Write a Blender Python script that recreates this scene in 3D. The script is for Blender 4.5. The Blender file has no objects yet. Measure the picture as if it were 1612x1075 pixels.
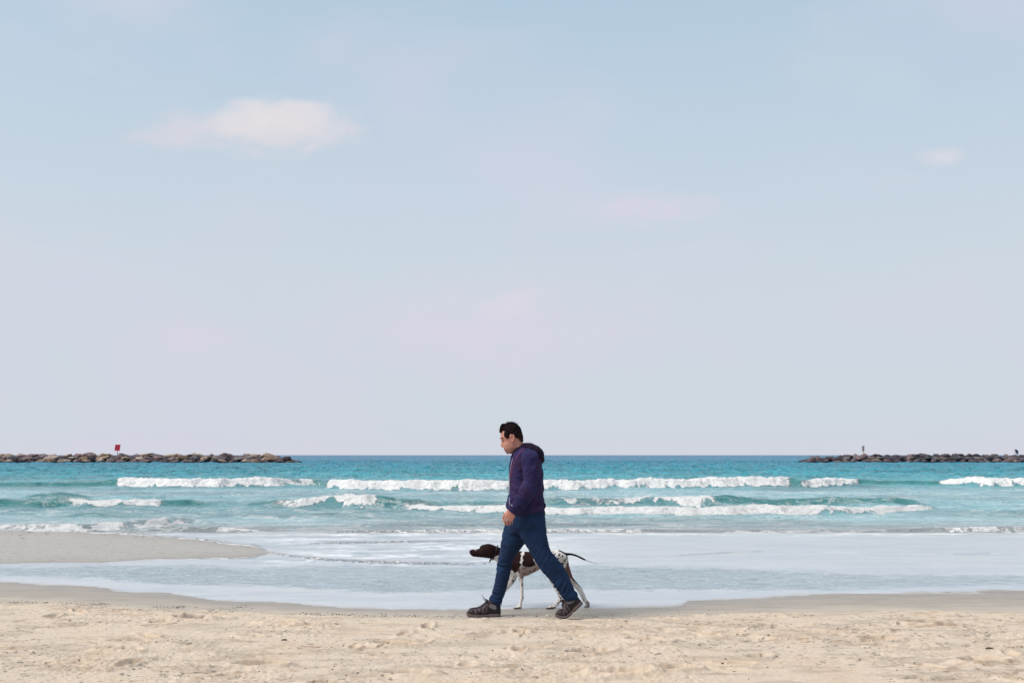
import bpy, bmesh, math, random
import numpy as np
from mathutils import Vector
from mathutils.bvhtree import BVHTree

random.seed(7); rng = np.random.default_rng(7)
C = bpy.context.scene.collection
S = bpy.context.scene

# ------------------------------------------------------------------ camera, sky, sun, exposure
F = 1612 * 35.0 / 36.0          # focal length in photo pixels
HZ, CX, CAMH = 716.0, 806.0, 1.442
cam = bpy.data.cameras.new('camera'); co = bpy.data.objects.new('camera', cam); C.objects.link(co)
co.location = (0, 0, CAMH); co.rotation_euler = (math.pi/2, 0, 0)
cam.lens = 35; cam.sensor_width = 36; cam.shift_y = (HZ-537.5)/1612; cam.clip_end = 40000; cam.clip_start = 0.1
S.camera = co
S.view_settings.view_transform = 'Standard'; S.view_settings.look = 'None'
S.view_settings.exposure = 0.0; S.view_settings.gamma = 1.0

SUN_EL, SUN_AZ = math.radians(50), math.radians(-110)   # azimuth from +Y towards +X
w = bpy.data.worlds.new('World'); S.world = w; w.use_nodes = True
nt = w.node_tree; nt.nodes.clear()
def N(t, **k):
    n = nt.nodes.new(t)
    for a, b in k.items(): setattr(n, a, b)
    return n
def L(a, b): nt.links.new(a, b)
def setin(sock, v):
    if hasattr(v, 'is_output') or isinstance(v, bpy.types.NodeSocket): nt.links.new(v, sock)
    else: sock.default_value = v
def M(op, a, b=0.0, c=0.0, clamp=False):
    n = N('ShaderNodeMath', operation=op, use_clamp=clamp)
    setin(n.inputs[0], a); setin(n.inputs[1], b); setin(n.inputs[2], c)
    return n.outputs[0]
def MIX(f, a, b, mode='MIX'):
    n = N('ShaderNodeMix', data_type='RGBA', blend_type=mode)
    setin(n.inputs[0], f); setin(n.inputs[6], a); setin(n.inputs[7], b)
    return n.outputs[2]
def SS(x, a, b):
    n = N('ShaderNodeMapRange', interpolation_type='SMOOTHSTEP')
    setin(n.inputs[0], x); n.inputs[1].default_value = a; n.inputs[2].default_value = b
    return n.outputs[0]
def NOISE(vec, scale, detail=4, rough=.5, dist=0.0):
    n = N('ShaderNodeTexNoise'); setin(n.inputs['Vector'], vec)
    n.inputs['Scale'].default_value = scale; n.inputs['Detail'].default_value = detail
    n.inputs['Roughness'].default_value = rough; n.inputs['Distortion'].default_value = dist
    return n.outputs['Fac']
def srgb(r, g, b):
    f = lambda c: (c/12.92 if c <= .04045 else ((c+.055)/1.055)**2.4)
    return (f(r/255), f(g/255), f(b/255), 1.0)

tc = N('ShaderNodeTexCoord')
sep = N('ShaderNodeSeparateXYZ'); L(tc.outputs['Generated'], sep.inputs[0])
X_, Y_, Z_ = sep.outputs
yy = M('MAXIMUM', Y_, .05)
U_ = M('DIVIDE', X_, yy); V_ = M('DIVIDE', Z_, yy)
cmb = N('ShaderNodeCombineXYZ'); L(U_, cmb.inputs[0]); L(M('MULTIPLY', V_, 1.9), cmb.inputs[1])
uv = cmb.outputs[0]
ramp = N('ShaderNodeValToRGB'); L(Z_, ramp.inputs[0])
stops = [(0.0, (217,220,231)), (0.03, (213,221,230)), (.10, (211,220,230)), (.17, (209,220,230)), (.25, (204,217,230)),
         (.33, (195,213,229)), (.42, (184,207,226)), (.7, (190,208,224)), (1.0, (205,214,224))]
el = ramp.color_ramp.elements
while len(el) < len(stops): el.new(.5)
for e, (p, c) in zip(el, stops): e.position = p; e.color = srgb(*c)
sky = N('ShaderNodeTexSky', sky_type='NISHITA', sun_disc=False, sun_elevation=SUN_EL, sun_rotation=SUN_AZ)
sky.air_density = 1.0; sky.dust_density = 3.0; sky.ozone_density = 1.2
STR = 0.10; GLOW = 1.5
skyc = MIX(1.0, ramp.outputs[0], (1/STR, 1/STR, 1/STR, 1), 'MULTIPLY')
base = MIX(0.08, skyc, sky.outputs[0])
rear_dim = SS(Y_, -.45, .08)            # unseen sky behind the camera dimmed, added to deepen shading on the man
lk = N('ShaderNodeCombineColor'); [setin(lk.inputs[i], M('ADD', .75, M('MULTIPLY', rear_dim, .25))) for i in range(3)]
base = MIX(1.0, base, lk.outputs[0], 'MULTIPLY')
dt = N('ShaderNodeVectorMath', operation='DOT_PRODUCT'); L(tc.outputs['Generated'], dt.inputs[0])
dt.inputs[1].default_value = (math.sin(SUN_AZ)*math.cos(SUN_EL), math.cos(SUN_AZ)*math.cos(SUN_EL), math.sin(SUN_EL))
glow = M('POWER', M('MAXIMUM', dt.outputs['Value'], 0.0), 5.0)      # wide out-of-view glow round the sun, added to brighten ground and foam
# broad faint pink / blue veils
vn = NOISE(uv, 2.6, 3, .5, .3)
base = MIX(M('MULTIPLY', SS(vn, .44, .66), .42), base, tuple(c/STR for c in srgb(214,212,229)[:3])+(1,))
base = MIX(M('MULTIPLY', SS(NOISE(uv, 4.3, 4, .55, .2), .52, .75), .22), base, tuple(c/STR for c in srgb(214,216,222)[:3])+(1,))
cn = NOISE(uv, 26, 6, .62, .4); cn2 = NOISE(uv, 9, 5, .6, .3)
def cloud(px, py, rx, ry, amt, col, thr=.55, flat=0.0, rag=3.0):
    global base
    du = M('DIVIDE', M('SUBTRACT', U_, (px-CX)/F), rx/F)
    dv = M('DIVIDE', M('SUBTRACT', V_, (HZ-py)/F), ry/F)
    if flat: dv = M('MULTIPLY', dv, M('ADD', 1.0, M('MULTIPLY', M('LESS_THAN', dv, 0.0), flat)))
    d = M('SQRT', M('ADD', M('MULTIPLY', du, du), M('MULTIPLY', dv, dv)))
    s = M('ADD', M('SUBTRACT', 1.12, d), M('MULTIPLY', M('SUBTRACT', M('ADD', M('MULTIPLY', cn, .6), M('MULTIPLY', cn2, .4)), .5), rag))
    m = M('MULTIPLY', M('MULTIPLY', SS(s, -.05, thr), amt), M('GREATER_THAN', Y_, .1))
    base = MIX(m, base, tuple(c/STR for c in srgb(*col)[:3])+(1,))
cloud(440, 202, 130, 46, .8, (224,220,225), .8, .0, 1.8)
cloud(385, 190, 58, 32, .5, (230,225,228), .7, 0, 1.6)
cloud(465, 186, 80, 30, .6, (232,226,228), .7, 0, 1.6)
cloud(500, 205, 110, 50, .35, (217,214,225), 1.3)
cloud(282, 205, 62, 34, .75, (216,215,225), .9, 0, 2.0)
cloud(235, 218, 60, 20, .4, (213,213,224), 1.0)
cloud(330, 222, 200, 18, .25, (212,212,224), 1.1)
cloud(795, 482, 66, 30, .8, (221,221,224), 1.2)
cloud(1030, 332, 130, 34, .65, (221,213,230), 1.3)
cloud(1480, 247, 42, 16, .8, (219,218,228), 1.1)
cloud(1420, 285, 60, 18, .20, (212,214,226), 1.1)
cloud(1500, 470, 90, 30, .22, (211,215,224), 1.2)
cloud(300, 530, 120, 36, .55, (219,212,228), 1.3)
cloud(760, 525, 400, 110, .95, (218,212,228), 1.5, 0, 2.2)
cloud(150, 370, 40, 14, .25, (214,214,226), 1.2)
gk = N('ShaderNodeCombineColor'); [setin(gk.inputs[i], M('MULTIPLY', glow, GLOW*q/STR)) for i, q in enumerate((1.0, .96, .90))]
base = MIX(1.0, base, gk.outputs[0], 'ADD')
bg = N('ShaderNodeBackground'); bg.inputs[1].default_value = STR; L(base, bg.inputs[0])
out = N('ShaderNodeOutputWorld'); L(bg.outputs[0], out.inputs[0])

sun = bpy.data.lights.new('sun', 'SUN'); so = bpy.data.objects.new('sun', sun); C.objects.link(so)
sun.energy = 2.9; sun.angle = math.radians(30); sun.color = (1.0, .93, .85)
sd = Vector((math.sin(SUN_AZ)*math.cos(SUN_EL), math.cos(SUN_AZ)*math.cos(SUN_EL), math.sin(SUN_EL)))
so.rotation_euler = sd.to_track_quat('Z', 'Y').to_euler(); so.location = (0, 0, 30)

# ------------------------------------------------------------------ numpy helpers
def _h(ix, iy, iz, seed):
    n = (ix.astype(np.int64)*374761393 + iy.astype(np.int64)*668265263 + iz.astype(np.int64)*2147483647 + seed*1274126177) & 0xffffffff
    n = ((n ^ (n >> 13)) * 1274126177) & 0xffffffff
    n = (n ^ (n >> 16)) & 0xffffffff
    return (n & 0xffff) / 65535.0
def vnoise(x, y, z=None, seed=0):
    """value noise 0..1"""
    x0 = np.floor(x); y0 = np.floor(y); fx = x-x0; fy = y-y0
    fx = fx*fx*fx*(fx*(fx*6-15)+10); fy = fy*fy*fy*(fy*(fy*6-15)+10)
    if z is None:
        zi = np.zeros_like(x0)
        a = _h(x0, y0, zi, seed); b = _h(x0+1, y0, zi, seed); c = _h(x0, y0+1, zi, seed); d = _h(x0+1, y0+1, zi, seed)
        return (a*(1-fx)+b*fx)*(1-fy) + (c*(1-fx)+d*fx)*fy
    z0 = np.floor(z); fz = z-z0; fz = fz*fz*(3-2*fz)
    r = 0
    for dz, wz in ((0, 1-fz), (1, fz)):
        a = _h(x0, y0, z0+dz, seed); b = _h(x0+1, y0, z0+dz, seed); c = _h(x0, y0+1, z0+dz, seed); d = _h(x0+1, y0+1, z0+dz, seed)
        r = r + wz*((a*(1-fx)+b*fx)*(1-fy) + (c*(1-fx)+d*fx)*fy)
    return r
def fbm(x, y, z=None, o=4, seed=0, g=.5):
    s = 0; a = 1; t = 0; k = 1.0
    for i in range(o):
        s = s + a*vnoise(x*k+i*17.3, y*k+i*9.1, None if z is None else z*k+i*5.7, seed+i); t += a; a *= g; k *= 2.03
    return s/t
def sst(x, a, b):
    t = np.clip((x-a)/(b-a), 0, 1); return t*t*(3-2*t)
def pl(x, pts):
    p = np.array(pts, float); return np.interp(x, p[:, 0], p[:, 1])

def tag(o, label=None, cat=None, group=None, kind=None):
    if label: o['label'] = label
    if cat: o['category'] = cat
    if group: o['group'] = group
    if kind: o['kind'] = kind
    return o
def empty(name, loc, label, cat, group=None):
    o = bpy.data.objects.new(name, None); C.objects.link(o); o.location = loc
    o.empty_display_size = .2
    return tag(o, label, cat, group)
def root_of(o):
    while o.parent: o = o.parent
    return o
def link(name, me, mat=None, parent=None, smooth=True):
    """me verts are in world coordinates; shifts them into the root's frame"""
    o = bpy.data.objects.new(name, me); C.objects.link(o)
    if mat:
        me.materials.clear(); me.materials.append(mat)
    if parent:
        loc = root_of(parent).location
        n = len(me.vertices); a = np.empty(n*3, np.float32); me.vertices.foreach_get('co', a)
        a = a.reshape(-1, 3) - np.array(loc, np.float32); me.vertices.foreach_set('co', a.ravel())
        o.parent = parent
    me.polygons.foreach_set('use_smooth', [smooth]*len(me.polygons))
    me.update()
    return o
def grid_mesh(name, P):
    r, c = P.shape[:2]
    me = bpy.data.meshes.new(name); me.vertices.add(r*c); me.vertices.foreach_set('co', P.reshape(-1).astype(np.float32))
    i = np.arange(r*c).reshape(r, c)
    q = np.stack([i[:-1, :-1], i[:-1, 1:], i[1:, 1:], i[1:, :-1]], -1).reshape(-1)
    n = (r-1)*(c-1)
    me.loops.add(n*4); me.loops.foreach_set('vertex_index', q.astype(np.int32))
    me.polygons.add(n); me.polygons.foreach_set('loop_start', (np.arange(n)*4).astype(np.int32))
    me.update(calc_edges=True); me.validate()
    return me
def fattr(me, name, a):
    at = me.attributes.new(name, 'FLOAT', 'POINT'); at.data.foreach_set('value', np.asarray(a, np.float32).ravel())
def cattr(me, name, a):
    a = np.asarray(a, np.float32).reshape(-1, 3)
    a = np.concatenate([a, np.ones((len(a), 1), np.float32)], 1)
    at = me.attributes.new(name, 'FLOAT_COLOR', 'POINT'); at.data.foreach_set('color', a.ravel())

def newmat(name):
    global nt
    m = bpy.data.materials.new(name); m.use_nodes = True; nt = m.node_tree
    b = nt.nodes['Principled BSDF']
    return m, b
def bump(b, h, strength=.3, dist=.01):
    n = N('ShaderNodeBump'); n.inputs['Strength'].default_value = strength; n.inputs['Distance'].default_value = dist
    setin(n.inputs['Height'], h); L(n.outputs[0], b.inputs['Normal'])
    return n
def simple(name, col, rough=.7, var=.25, scale=30, bs=.2, bd=.003, spec=.3, metallic=0.0, attr=None, detail_scale=None):
    m, b = newmat(name)
    g = N('ShaderNodeNewGeometry'); t = N('ShaderNodeTexCoord')
    v = t.outputs['Object']
    n1 = NOISE(v, scale, 5, .6)
    if attr:
        a = N('ShaderNodeAttribute', attribute_name=attr); colr = a.outputs['Color']
    else: colr = tuple(col)+(1,) if len(col) == 3 else col
    k = M('ADD', 1-var/2*1.0, M('MULTIPLY', M('SUBTRACT', n1, .5), var*2))
    kk = N('ShaderNodeCombineColor'); L(k, kk.inputs[0]); L(k, kk.inputs[1]); L(k, kk.inputs[2])
    L(MIX(1.0, colr, kk.outputs[0], 'MULTIPLY'), b.inputs['Base Color'])
    b.inputs['Roughness'].default_value = rough; b.inputs['Specular IOR Level'].default_value = spec
    b.inputs['Metallic'].default_value = metallic
    if bs: bump(b, NOISE(v, detail_scale or scale*4, 3, .6), bs, bd)
    return m

# ------------------------------------------------------------------ the shore's shape
SEA = -0.35
def film_z(Y):      # level of the wet foreshore, falling gently to the sea
    return np.where(Y < 9.3, 0.0, SEA*sst(Y, 9.3, 25.0))
_Yt = np.concatenate([np.linspace(2, 40, 4000), np.geomspace(40.1, 20000, 3000)])
_pt = HZ + F*(CAMH-film_z(_Yt))/_Yt
def y_of(py):       # distance at which the foreshore / sea level is seen at photo row py
    return np.interp(-np.asarray(py, float), -_pt, _Yt)
def W(px, py, Y):   # point at distance Y seen at (px, py)
    return np.array([(px-CX)*Y/F, Y, CAMH-(py-HZ)*Y/F])
def scr(X, Y, Z):
    return CX+F*X/Y, HZ+F*(CAMH-Z)/Y

def ucols(n_in, uin=.60, umax=1.6, n_out=40):
    a = np.linspace(-uin, uin, n_in); b = uin+(umax-uin)*np.linspace(0, 1, n_out+1)[1:]**1.5
    return np.concatenate([-b[::-1], a, b])

# shore lines measured along the picture's width (px) -> photo row, turned into distances
EDGE = [(-900,905),(-200,912),(0,916),(120,922),(250,933),(350,944),(450,949),(540,957),(640,960),(780,961),(900,957),(1000,955),(1060,954),(1074,952),(1082,946),(1150,942),(1300,936),(1450,933),(1612,930),(2500,926)]
DAMP = [(-900,944),(0,948),(110,951),(180,955),(330,962),(480,967),(640,971),(800,972),(980,971),(1150,966),(1350,961),(1612,962),(2500,962)]
BARU = [(-900,826),(0,835.5),(100,837),(200,842),(300,849),(360,856),(405,862),(425,869)]
BARL = [(-900,892),(0,887),(130,884),(260,880),(360,877),(400,875),(425,870)]

def masks(px, py, X, Y):
    wob = (fbm(X*1.7, Y*1.1, o=4, seed=3)-.5)
    e = pl(px, EDGE) + wob*7 + (fbm(X*8, Y*3, o=3, seed=4)-.5)*1.6
    wet = e - py                         # >0: under the film (photo rows)
    up = pl(px, BARU)+wob*5; lo = pl(px, BARL)+wob*5
    bar = np.minimum(np.minimum(py-up, lo-py), (432-px)*.12)
    return wet, bar

# ------------------------------------------------------------------ beach
def build_beach():
    u = ucols(1150, .58, 1.6, 30)
    ys = [1.2]
    while ys[-1] < 30: 
        y = ys[-1]
        d = .05 if y < 5.4 else (.0085 if y < 10.3 else (.03 if y < 13 else (.06 if y < 20 else .4)))
        ys.append(y+d)
    ys = np.array(ys + list(np.geomspace(31, 16000, 60)))
    Y, U = np.meshgrid(ys, u, indexing='ij'); X = U*Y
    Z = film_z(Y)
    px, py = scr(X, Y, Z)
    wet, bar = masks(px, py, X, Y)
    dampl = pl(px, DAMP) + (fbm(X*2.2, Y*3, o=4, seed=8)-.5)*9
    dry = sst(py, dampl-2.0, dampl+4.0)          # 1 on the dry sand
    # relief of trodden dry sand
    r = (fbm(X*1.3, Y*1.3, o=3, seed=20)-.5)*.030
    r += (fbm(X*5, Y*5.5, o=4, seed=21)-.5)*.034
    f2 = fbm(X*13, Y*15, o=4, seed=22, g=.6); r += (np.abs(f2-.5)*-2+.3)*.020
    r += (fbm(X*38, Y*44, o=3, seed=23)-.5)*.010
    patch = sst(fbm(X*1.1+4, Y*1.6, o=3, seed=24), .42, .62)
    r *= .38+.60*patch
    # footprints
    fp = np.zeros_like(X); tint = np.zeros_like(X)
    near = (ys > 3.5) & (ys < 10)
    idx = np.where(near)[0]; sl = slice(idx[0], idx[-1]+1)
    Xs, Ys = X[sl], Y[sl]
    spots = []
    for _ in range(110):
        fy = random.uniform(4.2, 9.15); fx = random.uniform(-.62, .62)*fy
        spots.append((fx, fy, random.uniform(0, math.pi), random.uniform(.09, .15), random.uniform(.04, .06), random.uniform(.010, .030)))
    for (qx, qy) in ((300,980),(325,978),(1240,1010),(1060,1060),(620,1020),(930,1032),(1380,1012),(190,1030),(980,1065),(640,1066),(410,1053),(1545,1045),(440,986),(1020,1014),(1450,985)):
        yy_ = float(y_of(qy)); spots.append(((qx-CX)*yy_/F, yy_, random.uniform(-.3, .3), .16, .07, .045))
    acc = np.zeros_like(Xs); tn = np.zeros_like(Xs)
    for (fx, fy, an, la, lb, dep) in spots:
        j0, j1 = np.searchsorted(Ys[:, 0], fy-.4), np.searchsorted(Ys[:, 0], fy+.4)
        xx = Xs[j0:j1]-fx; yv = Ys[j0:j1]-fy
        if not len(xx): continue
        a = (xx*math.cos(an)+yv*math.sin(an))/la; b = (-xx*math.sin(an)+yv*math.cos(an))/lb
        d = np.sqrt(a*a+b*b) + (fbm(xx*14+fx*9, yv*14, o=2, seed=5)-.5)*.5
        acc[j0:j1] += -dep*np.exp(-(d/.8)**4) + dep*.55*np.exp(-((d-1.25)/.32)**2)
        tn[j0:j1] += np.exp(-(d/.9)**3)
    fp[sl] = acc; tint[sl] = np.clip(tn, 0, 1)
    r += fp
    wash = (fbm(X*1.2, Y*7, o=3, seed=30)-.5)*.006 + (fbm(X*9, Y*30, o=3, seed=31)-.5)*.003
    edgez = sst(py, dampl-1, dampl+9)*.022
    Z = Z + dry*(r+edgez) + (1-dry)*wash*sst(-np.minimum(wet, 8), -8, 2)*1.0
    # flatten under the feet
    for (fx_, fy_, rx_) in ((-.26, 8.88, .26), (.48, 8.76, .22)):
        k = np.exp(-(((X-fx_)/rx_)**2 + ((Y-fy_)/.15)**2)**2); Z = Z*(1-k) + (-.004)*k
    Z = Z + .012*sst(bar, -1, 3)
    Z = Z - .02*sst(np.minimum(wet, -bar), 2, 8)*(Y < 30) - 1.8*sst(Y, 26, 60) - np.where(Y > 24, (Y-24)*.02, 0).clip(0, 2)
    # colours
    c = np.empty(X.shape+(3,))
    dryc = np.array([.515, .43, .345]); dryc2 = np.array([.47, .35, .24]); dampc = np.array([.30, .27, .24]); barc = np.array([.315, .295, .27])
    n1 = fbm(X*2.4, Y*3.5, o=5, seed=40, g=.6)[..., None]
    n2 = fbm(X*17, Y*22, o=4, seed=41)[..., None]
    warm = np.clip(sst(n1, .46, .74)*.30 + tint[..., None]*.35 + sst(n2, .6, .8)*.35, 0, 1)
    cd = dryc*(1-warm)+dryc2*warm
    cd = cd*(1-.18*sst(fbm(X*3, Y*9, o=4, seed=43), .5, .7)[..., None])
    sp = sst(fbm(X*30, Y*34, o=2, seed=44), .72, .82)[..., None]*sst(fbm(X*2, Y*2, o=2, seed=45), .35, .6)[..., None]
    cd = cd*(1-.6*sp)
    sk = sst(fbm(X*9, Y*26, o=3, seed=48), .60, .74)[..., None]*sst(fbm(X*1.5, Y*2.5, o=2, seed=49), .40, .62)[..., None]
    cd = cd*(1-.30*sk*np.array([.8, 1, 1.15]))
    cm = dampc*(.93+.16*fbm(X*3, Y*12, o=4, seed=46)[..., None])
    near_dry = sst(py, dampl-14, dampl)[..., None]
    cm = cm*(1+.16*near_dry)+np.array([.04, .03, .012])*near_dry
    cm = cm*(1-.14*np.clip(1+wet/9, 0, 1)[..., None])*(1-.12*sst(fbm(X*2.5, Y*26, o=4, seed=52, g=.6), .5, .66)[..., None])
    c = cm*(1-dry[..., None]) + cd*dry[..., None]
    bm_ = sst(bar, -1, 2)[..., None]
    c = c*(1-bm_) + barc*(.86+.20*fbm(X*1.2, Y*5, o=5, seed=47, g=.6)[..., None]+.10*sst(bar, 0, 12)[..., None])*(1-.5*sst(fbm(X*14, Y*16, o=2, seed=51), .76, .84)[..., None])*bm_
    me = grid_mesh('beach', np.stack([X, Y, Z], -1))
    cattr(me, 'tint', c); fattr(me, 'dry', dry)
    moist = np.clip(sst(-wet, 14, 0)*(wet < 30) + sst(bar, -6, 0)*(.75), 0, 1)*(1-dry)
    fattr(me, 'moist', moist)
    m, b = newmat('sand')
    a = N('ShaderNodeAttribute', attribute_name='tint'); d = N('ShaderNodeAttribute', attribute_name='dry'); mo = N('ShaderNodeAttribute', attribute_name='moist')
    g = N('ShaderNodeNewGeometry')
    n = NOISE(g.outputs['Position'], 260, 3, .7); n3 = NOISE(g.outputs['Position'], 70, 4, .65)
    k = M('ADD', M('MULTIPLY', M('SUBTRACT', n, .5), M('ADD', .25, M('MULTIPLY', d.outputs['Fac'], .55))), M('ADD', .86, M('MULTIPLY', n3, .28)))
    kk = N('ShaderNodeCombineColor'); [L(k, kk.inputs[i]) for i in range(3)]
    L(MIX(1.0, a.outputs['Color'], kk.outputs[0], 'MULTIPLY'), b.inputs['Base Color'])
    L(M('SUBTRACT', .88, M('MULTIPLY', mo.outputs['Fac'], .42)), b.inputs['Roughness'])
    b.inputs['Specular IOR Level'].default_value = .35
    bp = bump(b, M('ADD', n3, M('MULTIPLY', n, .4)), .5, .006)
    L(M('ADD', .06, M('MULTIPLY', d.outputs['Fac'], .7)), bp.inputs['Strength'])
    o = link('beach', me, m); tag(o, kind='structure')
    return ys, u, Z
bys, bus, BZ = build_beach()
def ground(x, y):
    i = int(np.clip(np.searchsorted(bys, y), 1, len(bys)-1)); j = int(np.clip(np.searchsorted(bus, x/y), 1, len(bus)-1))
    return float(BZ[i, j])

# ------------------------------------------------------------------ sea
def seg(px, a, b, s=10): return sst(px, a-s, a+s)*(1-sst(px, b-s, b+s))
# each breaker: base row, height in photo rows, foam cover, steepness, all along px
WAVES = [
 dict(n='A', base=[(-900,766),(183,766.5),(300,767.5),(425,766),(500,764),(517,771),(700,771.5),(900,770.5),(1100,768),(1245,766),(1260,767),(1355,764),(1480,763),(1560,766),(2500,766)],
      amp=[(-900,12),(-100,9),(0,8),(140,7),(183,14.5),(300,15),(425,15),(440,11),(500,9),(512,8),(520,16),(700,16),(1000,15),(1245,15),(1262,14),(1350,10),(1380,7),(1480,8),(1530,15),(2500,15)],
      foam=[(-900,1),(-20,1),(8,0),(178,0),(186,1),(420,1),(432,.55),(500,.5),(508,0),(515,0),(521,1),(1235,1),(1252,.0),(1262,.0),(1278,1),(1335,.9),(1362,0),(1470,0),(1490,.8),(1530,1),(2500,1)], fr=.55, bk=2.6),
 dict(n='B', base=[(560,800),(640,801),(700,806),(800,809),(900,810),(1120,811),(1300,810),(1400,808),(1470,803)],
      amp=[(560,0),(635,1),(660,8),(720,10),(900,11.5),(1040,13),(1120,13.5),(1300,13),(1400,10),(1462,5),(1480,0)],
      foam=[(560,0),(636,0),(655,1),(1455,1),(1468,0)], fr=.34, bk=1.2),
 dict(n='B2', lo=.7, base=[(560,796),(880,797),(1100,798),(1200,797),(1440,797),(1480,796)],
      amp=[(560,0),(600,5),(760,6),(880,9),(1000,12),(1100,14),(1160,14),(1220,11),(1300,13),(1400,12),(1450,5),(1490,0)],
      foam=[(840,0),(885,.40),(960,.55),(1000,.75),(1090,.9),(1112,.8),(1122,.1),(1180,.0),(1200,0)], fr=.6, bk=1.6),
 dict(n='B3', lo=.5, base=[(330,800),(440,798),(500,798),(575,800),(700,800)],
      amp=[(330,0),(400,7),(440,9),(500,14),(560,18),(585,18),(620,14),(680,7),(720,0)],
      foam=[(420,0),(445,.55),(470,.5),(482,1),(560,1),(582,.9),(592,0)], fr=.5, bk=1.4),
 dict(n='B4', lo=.75, base=[(60,797),(110,799),(200,799),(265,798),(360,798)],
      amp=[(50,0),(110,7),(170,11),(240,10),(290,9),(350,3),(380,0)],
      foam=[(95,0),(115,.6),(140,1),(240,1),(268,0)], fr=.36, bk=1.2),
 dict(n='B5', base=[(-900,800),(60,799),(150,799)], amp=[(-900,12),(0,13),(60,12),(110,6),(150,0)], foam=[(-900,.5),(-300,.4),(-60,0)], fr=.5, bk=1.4),
 dict(n='B6', base=[(30,789),(200,789)], amp=[(20,0),(60,9),(90,12),(120,9),(170,0)], foam=[(0,0)], fr=.8, bk=2.0),
 dict(n='B7', base=[(90,816),(190,816)], amp=[(80,0),(120,7),(150,8),(190,0)], foam=[(0,0)], fr=.4, bk=1.),
 dict(n='B8', base=[(170,786),(300,786)], amp=[(170,0),(210,4),(260,5),(300,0)], foam=[(0,0)], fr=.8, bk=1.6),
 dict(n='C', base=[(-900,842),(0,833),(60,836),(130,837),(200,833),(260,829),(305,825),(340,830)],
      amp=[(-900,15),(0,7),(60,11),(130,12),(200,14),(260,15),(300,12),(330,7),(370,0)],
      foam=[(-900,.7),(0,.62),(150,.75),(250,.72),(290,.7),(318,.0)], fr=.30, bk=1.1),
 dict(n='C2', base=[(220,836),(330,837),(420,838)], amp=[(220,0),(250,6),(300,7),(350,6),(430,0)], foam=[(330,0),(345,.6),(400,.5),(420,0)], fr=.24, bk=.5),
 dict(n='D', base=[(400,840),(520,839.5),(800,838.5),(1050,838.2),(1300,838),(1400,838),(1500,839),(1560,838),(2500,838)],
      amp=[(400,0),(460,2.4),(560,3.5),(700,4.5),(1000,5),(1100,3),(1200,2.4),(1380,3),(1420,5),(1470,7),(1540,8),(1612,9),(2500,9)],
      foam=[(500,0),(550,.35),(700,.5),(1000,.5),(1050,.1),(1200,0),(1470,0),(1510,.55),(1565,.55),(1610,0)], fr=.14, bk=.8),
 dict(n='D2', base=[(520,829),(1100,827)], amp=[(520,0),(620,3),(800,3),(1000,3),(1120,0)], foam=[(520,0),(620,.3),(1000,.3),(1100,0)], fr=.2, bk=.6),
 dict(n='E', base=[(340,862),(410,868.5),(450,876),(500,882),(560,886),(640,889),(740,890),(830,888),(880,880)],
      amp=[(340,0),(410,1.4),(500,2.6),(600,3.2),(700,2.8),(780,1.8),(900,.8)],
      foam=[(360,0),(410,.26),(500,.36),(640,.38),(740,.22),(800,.1),(860,0)], fr=.09, bk=.45),
 dict(n='E2', base=[(860,879),(920,878),(1010,877),(1070,876),(1150,871),(1200,869.5),(1280,870),(1400,873),(1500,874),(1560,872.5),(1612,874),(2500,874)],
      amp=[(860,0),(920,2.2),(1100,2.8),(1500,2.8),(2500,2.8)], foam=[(860,.0),(2500,0)], fr=.05, bk=.5),
 dict(n='E3', base=[(440,858),(760,852)], amp=[(440,0),(520,2.5),(640,2.6),(760,0)], foam=[(440,0),(520,.35),(700,.3),(760,0)], fr=.10, bk=.4),
]
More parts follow.
